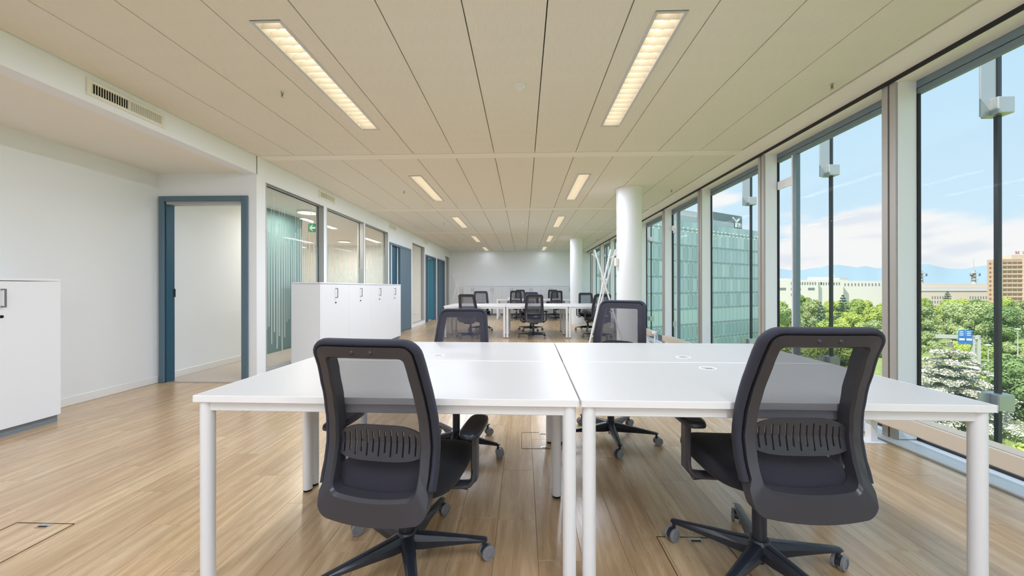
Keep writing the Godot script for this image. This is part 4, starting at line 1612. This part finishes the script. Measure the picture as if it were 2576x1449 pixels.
func trees() -> void:
	var kinds := []
	for k in 5:
		kinds.append(crown(100 + k, [4.4, 5.0, 3.8, 4.8, 4.2][k], [12.0, 13.0, 11.5, 12.0, 13.5][k], [22, 26, 18, 24, 22][k], 8800, 0.22))
	var bark := trunk(6.0, 0.3)
	var group := "leafy trees in the park outside"
	var hue := ["yellow-green", "mid-green", "dark green", "pale grey-green"]
	var count := ["first", "second", "third", "fourth", "fifth", "sixth", "seventh", "eighth", "ninth", "tenth", "eleventh", "twelfth", "thirteenth", "fourteenth", "fifteenth", "sixteenth", "seventeenth", "eighteenth", "nineteenth", "twentieth"]
	var belt := ["nearest row below the windows", "second row of trees outside", "third row of trees outside", "fourth row of trees outside", "fifth row of trees outside", "sixth row of trees outside", "seventh row of trees outside", "eighth row of trees outside", "farthest row of trees outside"]
	var rows := [[43.0, 0.80], [57.0, 0.84], [71.0, 0.9], [90.0, 0.96], [108.0, 1.0], [126.0, 1.06], [145.0, 1.1], [165.0, 1.16], [187.0, 1.22]]
	var rg := RandomNumberGenerator.new()
	rg.seed = 17
	var used := []
	var fits := func(p: Vector3, r: float) -> bool:
		for q in used:
			if absf(p.x - q[0]) < r + q[2] and absf(p.z - q[1]) < r + q[2]:
				return false
		return true
	var take := func(p: Vector3, r: float) -> void:
		used.append([p.x, p.z, r])
	# the cedars and firs first, then bushes round the road, then the rows of leafy trees
	var cd := node("cedar", out_at(1.185, 54.0, GROUND))
	tag(cd, "silvery layered cedar standing in front of the road sign", "tree")
	obj("crown", conifer(71, 7.0, 12.2, 9, 0.4, 90000, 0.115, 0.68, 0.28), M.leaf_silver, cd)
	obj("trunk", trunk(10.5, 0.35), M.bark, cd)
	take.call(cd.position, 8.6)
	var c2 := node("cedar", out_at(1.02, 40.0, GROUND))
	tag(c2, "lower silvery cedar at the left behind the window mullion", "tree")
	obj("crown", conifer(72, 4.6, 8.0, 10, 0.3, 36000, 0.115, 0.55, 0.28), M.leaf_silver, c2)
	obj("trunk", trunk(7.4, 0.3), M.bark, c2)
	take.call(c2.position, 5.8)
	var fm := conifer(75, 3.4, 15.0, 14, 0.5, 9000, 0.24, 0.8)
	for q in [[0.835, 112.0, 1.0, "dark pointed fir among the trees, left of the outer glass joint"], [0.895, 158.0, 1.14, "pointed fir in front of the long white building"], [1.178, 208.0, 1.2, "pointed fir in front of the pale building with two masts"]]:
		var o := node("fir_tree", out_at(q[0], q[1], GROUND))
		o.scale = Vector3.ONE * q[2]
		tag(o, q[3], "tree")
		obj("crown", fm, M.leaf_fir, o)
		obj("trunk", trunk(13.0, 0.25), M.bark, o)
		take.call(o.position, 4.6 * q[2])
	# keep the carriageway, the lamps and the gantry free
	for k in 13:
		take.call(out_at(1.28, 86.0, GROUND) + world_dir(1.0, 0.12) * (-14.0 + 6.0 * k), 5.2)
	take.call(out_at(1.288, 79.0, GROUND), 0.7)
	take.call(out_at(1.368, 95.0, GROUND), 0.7)
	for k in 3:
		take.call(out_at(1.262, 98.0, GROUND) + world_dir(1.0, -0.35) * (-3.6 * k), 1.6)
	var low := crown(140, 2.6, 4.6, 14, 4200, 0.17)
	var bushes := 0
	for band in [[38.0, 1.40, 1.56], [66.0, 1.14, 1.44], [73.0, 1.14, 1.44], [104.0, 1.10, 1.44], [112.0, 1.08, 1.44]]:
		var t: float = band[1]
		while t < band[2] and bushes < 20:
			var p := out_at(t, band[0] * rg.randf_range(0.985, 1.015), GROUND - 0.9)
			t += 1.2 / band[0]
			if not fits.call(p, 3.1):
				continue
			take.call(p, 3.1)
			var o := node("leafy_bush", p)
			tag(o, "%s rounded bush, %s of those around the pale road" % [["yellow-green", "mid-green", "pale green"][bushes % 3], count[bushes]], "bush", "bushes around the road")
			o.rotation.y = bushes * 1.3
			obj("foliage", low, M["leaf_%d" % [0, 1, 3][bushes % 3]], o)
			bushes += 1
	for ri in rows.size():
		var r: Array = rows[ri]
		var placed := 0
		var t := 0.62
		while t < 1.78 and placed < 20:
			var dist: float = r[0] * rg.randf_range(0.98, 1.02)
			t += 1.4 / r[0]
			if (t < 0.72 and dist > 60.0) or (t > 1.12 and t < 1.30 and dist > 64.0 and dist < 92.0):
				continue
			var sc: float = r[1] * rg.randf_range(0.86, 1.08)
			var p := out_at(t, dist, GROUND)
			if not fits.call(p, 5.35 * sc):
				continue
			take.call(p, 5.35 * sc)
			var k := rg.randi_range(0, 3)
			var o := node("leafy_tree", p)
			tag(o, "%s leafy tree, %s from the left in the %s" % [hue[k], count[placed], belt[ri]], "tree", group)
			placed += 1
			o.rotation.y = rg.randf() * TAU
			o.scale = Vector3(sc, sc * rg.randf_range(0.94, 1.06), sc)
			obj("crown", kinds[rg.randi_range(0, 4)], M["leaf_%d" % k], o)
			obj("trunk", bark, M.bark, o)

func along(o: Node3D, dx: Vector3) -> void:
	var x := dx.normalized()
	o.basis = Basis(x, Vector3.UP, x.cross(Vector3.UP))

func world_dir(right: float, ahead: float) -> Vector3:
	return (Vector3(cos(YAW), 0, -sin(YAW)) * right + Vector3(-sin(YAW), 0, -cos(YAW)) * ahead).normalized()

func lbox(x0: float, x1: float, y0: float, y1: float, z0: float, z1: float) -> ArrayMesh:
	var s := begin()
	box(s, Vector3(x0, y0, z0), Vector3(x1, y1, z1))
	return done(s)

func glass_tower() -> void:
	var o := node("glass_office_building", out_at(0.5505, 87.3, 0.0))
	along(o, world_dir(0.8686, 0.4955))
	tag(o, "green glass office building opposite with a dark roof box and logo", "building")
	var left := -46.0
	var right := 21.5
	obj("core", lbox(left, right, GROUND, 14.6, -24.0, -0.35), M.tower_band, o)
	# floors
	var lv := []
	for k in 10:
		lv.append(13.9 - 3.49 * k)
	for y in lv:
		obj("floor_band", lbox(left - 0.1, right + 0.1, y - 0.22, y + 0.22, -0.4, 0.16), M.tower_band, o)
	obj("parapet_rail", lbox(left, right, 15.72, 15.82, -0.1, 0.1), M.tower_band, o)
	# glass panels
	var pw := 1.6
	var cols := int((right - left) / pw)
	var panes := []
	for hgt in [3.49 - 0.48, 1.70]:
		panes.append(lbox(-pw / 2 + 0.05, pw / 2 - 0.05, 0, hgt, -0.06, 0.06))
	var rest := {}
	var rg := RandomNumberGenerator.new()
	rg.seed = 5
	for i in cols:
		var x := right - pw * (i + 0.5)
		for k in 10:
			var m: Material
			if k == 6:
				m = M.tower_blind
			else:
				m = M["tower_glass_%d" % [0, 0, 1, 1, 2, 3][rg.randi_range(0, 5)]]
				if k > 6:
					m = M["tower_glass_%d" % [3, 1, 3, 3][rg.randi_range(0, 3)]]
			var top: bool = k == 0
			var y: float = lv[0] + 0.10 if top else lv[k] + 0.24
			var mesh: ArrayMesh = panes[1 if top else 0]
			if i < 33 and k < 9:
				var p := obj("glass_panel", mesh, m, o)
				p.position = Vector3(x, y, 0.1)
			else:
				if not rest.has(m):
					rest[m] = begin()
				rest[m].append_from(mesh, 0, Transform3D(Basis.IDENTITY, Vector3(x, y, 0.1)))
	for m in rest:
		var p := obj("glass_panels_beyond", rest[m].commit(), m, o)
		p.set_meta("kind", "stuff")
	var s := begin()
	for i in cols:
		for y in lv:
			for dy in [-0.32, 0.34]:
				box(s, Vector3(right - pw * i - 0.2, y + dy - 0.12, 0.16), Vector3(right - pw * i + 0.2, y + dy + 0.12, 0.34))
	var fx := obj("glass_fixings", done(s), M.fixing_white, o)
	fx.set_meta("kind", "stuff")
	# roof
	obj("roof_box", lbox(3.0, 15.85, 14.6, 19.85, -16.0, -2.5), M.tower_roof, o)
	obj("roof_box", lbox(-16.0, 2.0, 14.6, 19.6, -16.0, -4.0), M.tower_roof_light, o)
	obj("roof_ledge", lbox(left, 11.8, 15.4, 17.75, -15.0, -2.3), M.tower_roof_light, o)
	s = begin()
	for p in [[-1.55, 1.15, 0.0, 0.12], [0.0, 0.12, 1.3, 1.0]]:
		plate(s, bar2(Vector2(12.95 + p[0], 17.95 + p[1]), Vector2(12.95 + p[2], 17.95 + p[3]), 0.32), -2.45, -2.2)
	obj("wing_emblem", done(s), M.fixing_white, o)
	var tm := TextMesh.new()
	tm.text = "IRD"
	tm.font_size = 64
	tm.pixel_size = 0.024
	tm.depth = 0.3
	var sf := SystemFont.new()
	sf.font_names = PackedStringArray(["Droid Sans"])
	sf.font_weight = 700
	tm.font = sf
	var tx := obj("logo_letters", tm, M.fixing_white, o)
	tx.position = Vector3(13.5, 17.25, -2.15)

func far_buildings() -> void:
	# long white building
	var wb := node("white_building", out_at(0.72, 330.0, GROUND))
	along(wb, world_dir(1.0, 0.02))
	tag(wb, "long white low building with rows of small windows behind the trees", "building")
	obj("wall", lbox(-24.0, 36.5, 0, 27.0, -18.0, 0.0), M.far_white, wb)
	obj("wall", lbox(36.5, 62.0, 0, 27.3, -22.0, -3.0), M.far_white, wb)
	obj("wall", lbox(62.0, 108.0, 0, 26.2, -30.0, -8.0), M.far_white, wb)
	obj("roof_block", lbox(11.0, 24.0, 27.0, 28.4, -14.0, -4.0), M.far_grey, wb)
	obj("roof_block", lbox(40.0, 52.0, 27.3, 29.6, -16.0, -6.0), M.far_white, wb)
	obj("roof_block", lbox(64.0, 72.0, 26.2, 29.0, -24.0, -9.0), M.far_grey, wb)
	var wm := lbox(-0.55, 0.55, 0, 2.4, -0.1, 0.12)
	var wide := lbox(-3.0, 3.0, 0, 2.2, -0.1, 0.12)
	for i in 10:
		for y in [22.6, 17.6, 12.6]:
			var w := obj("window", wm, M.far_window, wb)
			w.position = Vector3(-21.0 + i * 2.6 if i < 6 else 12.0 + (i - 6) * 2.6, y, 0)
	for i in 13:
		var w := obj("window", wm, M.far_window, wb)
		w.position = Vector3(12.5 + i * 2.35 - (0.0 if i < 10 else -1.0), 22.6, 0.0 if 12.5 + i * 2.35 < 36.0 else -3.0)
	for x in [4.0, 30.0]:
		var w := obj("window", wide, M.far_window, wb)
		w.position = Vector3(x, 17.8, 0)
	for i in 9:
		var w := obj("window", wm, M.far_window, wb)
		w.position = Vector3(39.0 + i * 2.4, 22.4, -3.0)
	for i in 12:
		var w := obj("window", wm, M.far_window, wb)
		w.position = Vector3(65.0 + i * 3.2, 21.6, -8.0)
	var dish := node("dish", Vector3(54.5, 27.3, -7.0), wb)
	var s := begin()
	tube(s, [Vector3.ZERO, Vector3(0, 2.6, 0)], 0.5, 8)
	obj("mast", done(s), M.mast_grey, dish)
	s = begin()
	lathe(s, [[0.0, 0.0], [1.2, 0.25], [2.0, 0.9], [1.9, 0.95], [0.0, 0.2]], 20, Transform3D(Basis(Vector3.RIGHT, PI / 2.4), Vector3(0, 3.6, 0)), false)
	obj("reflector", done(s), M.far_white, dish)

	# pale building with two masts
	var pb := node("pale_building", out_at(1.10, 300.0, GROUND))
	along(pb, world_dir(1.0, -0.1))
	tag(pb, "pale pinkish hall with a grey roof band and two antenna masts", "building")
	obj("wall", lbox(-6.0, 62.0, 0, 17.4, -9.0, 0.0), M.far_pink, pb)
	obj("roof_band", lbox(-2.0, 62.0, 17.4, 20.4, -9.0, -2.0), M.far_grey, pb)
	obj("roof_edge", lbox(-3.0, 63.0, 20.4, 23.0, -9.0, -2.4), M.far_pink, pb)
	obj("gutter", lbox(-6.0, 62.0, 17.1, 17.5, -0.4, 0.4), M.mast_grey, pb)
	for j in 3:
		for i in 14:
			var w := obj("window", wm, M.far_window, pb)
			w.position = Vector3(10.0 + i * 1.9 + (14.0 if i > 6 else 0.0), [10.8, 7.2, 3.2][j], 0)
			w.scale = Vector3(0.75, 0.9, 1.0)
	for x in [5.0, 46.0]:
		var t := node("antenna_mast", Vector3(x + (2.0 if x < 10.0 else 0.0), 23.0, -6.0), pb)
		s = begin()
		lathe(s, [[1.5, 0.0], [1.35, 4.0], [1.1, 11.0], [0.0, 11.0]], 14)
		for y in [3.2, 6.0, 8.6]:
			lathe(s, [[1.0, y], [2.6, y], [2.6, y + 0.22], [1.0, y + 0.22]], 18)
		obj("shaft", done(s), M.mast_grey, t)
		s = begin()
		tube(s, [Vector3(0, 11.0, 0), Vector3(0, 20.5, 0)], [0.22, 0.14], 6)
		obj("aerial", done(s), M.mast_grey, t)
		for sg in [-1.0, 1.0]:
			s = begin()
			lathe(s, [[0.0, 0.0], [0.8, 0.2], [1.25, 0.7], [0.0, 0.5]], 14, Transform3D(Basis(Vector3.RIGHT, PI / 2) * Basis(Vector3.FORWARD, sg * 0.5), Vector3(sg * 2.6, 7.4, 1.0)), false)
			obj("drum_antenna", done(s), M.tower_roof, t)

	# orange-brown hotel
	var hb := node("hotel_building", out_at(1.322, 250.0, GROUND))
	along(hb, world_dir(1.0, -0.12))
	tag(hb, "orange-brown hotel block with window rows and rooftop letters at the right edge", "building")
	obj("wall", lbox(0.0, 60.0, 0, 39.2, -8.0, 0.0), M.hotel_orange, hb)
	obj("penthouse", lbox(7.5, 58.0, 39.2, 42.0, -7.0, -1.0), M.hotel_pale, hb)
	var sidew := lbox(-0.12, 0.1, 0, 1.3, -0.6, 0.6)
	for j in 9:
		var y := 36.4 - 3.05 * j
		obj("balcony_band", lbox(-0.05, 60.1, y - 1.75, y - 0.95, -0.1, 0.25), M.hotel_pale, hb)
		for i in 14:
			var w := obj("window", wide, M.hotel_window, hb)
			w.scale = Vector3(0.40, 0.52, 1.0)
			w.position = Vector3(2.2 + i * 3.0 + 0.7 * floorf(i / 4.0), y - 0.4, 0.0)
		for z in [-1.4, -3.6, -6.0]:
			var w := obj("window", sidew, M.hotel_window, hb)
			w.position = Vector3(0.0, y - 0.5, z)
	for i in 4:
		obj("pilaster", lbox(0.4 + 12.7 * i - 0.4, 0.4 + 12.7 * i + 0.3, 0, 39.2, -0.1, 0.5), M.hotel_pale, hb)
	var sf := SystemFont.new()
	sf.font_names = PackedStringArray(["Droid Sans"])
	for i in 3:
		var tm := TextMesh.new()
		tm.text = "MOV"[i]
		tm.font = sf
		tm.font_size = 48
		tm.pixel_size = 0.062
		tm.depth = 0.4
		var tx := obj("rooftop_letter", tm, M.hotel_letter, hb)
		tx.position = Vector3(11.4 + 4.2 * i, 43.6, -1.6)

func street() -> void:
	var rd := node("road", out_at(1.28, 86.0, GROUND))
	along(rd, world_dir(1.0, 0.12))
	tag(rd, "pale road curving behind the cedar", "road")
	obj("carriageway", lbox(-14.0, 60.0, 0.0, 0.08, -4.5, 5.0), M.road, rd)
	obj("kerb", lbox(-14.0, 60.0, 0.0, 0.6, -4.9, -4.5), M.far_white, rd)
	for q in [[1.288, 79.0, 7.7, "street lamp standing by the pale road"], [1.368, 95.0, 9.3, "taller street lamp at the right edge beyond the glass joint"]]:
		var o := node("street_lamp", out_at(q[0], q[1], GROUND))
		tag(o, q[3], "street lamp", "street lamps")
		var s := begin()
		tube(s, [Vector3.ZERO, Vector3(0, q[2], 0)], [0.13, 0.08], 8)
		obj("pole", done(s), M.pole_grey, o)
		s = begin()
		lathe(s, [[0.0, 0.3], [0.5, 0.12], [0.55, 0.0], [0.0, -0.05]], 16, Transform3D(Basis.IDENTITY, Vector3(0, q[2], 0)), false)
		obj("head", done(s), M.far_white, o)
	var g := node("road_sign_gantry", out_at(1.262, 98.0, GROUND))
	along(g, world_dir(1.0, -0.35))
	tag(g, "blue motorway signs on a grey cantilever gantry above the trees", "road sign")
	var s := begin()
	box(s, Vector3(-0.3, 0, -0.3), Vector3(0.3, 7.4, 0.3), 0.04)
	box(s, Vector3(-1.3, 0, -0.3), Vector3(-0.8, 7.2, 0.3), 0.04)
	obj("post", done(s), M.pole_grey, g)
	s = begin()
	box(s, Vector3(-8.6, 6.3, -0.3), Vector3(0.3, 7.3, 0.3), 0.04)
	obj("arm", done(s), M.pole_grey, g)
	for x in [-3.6, -2.15]:
		var p := node("sign_panel", Vector3(x, 5.0, 0.4), g)
		s = begin()
		box(s, Vector3(-0.66, 0, 0), Vector3(0.66, 3.7, 0.1), 0.02)
		obj("board", done(s), M.sign_blue, p)
		s = begin()
		for y in [3.2, 2.75, 2.3]:
			box(s, Vector3(-0.48, y, 0.1), Vector3(0.3, y + 0.16, 0.12))
		box(s, Vector3(-0.54, 1.0, 0.1), Vector3(0.54, 1.5, 0.12))
		obj("lettering", done(s), M.far_white, p)
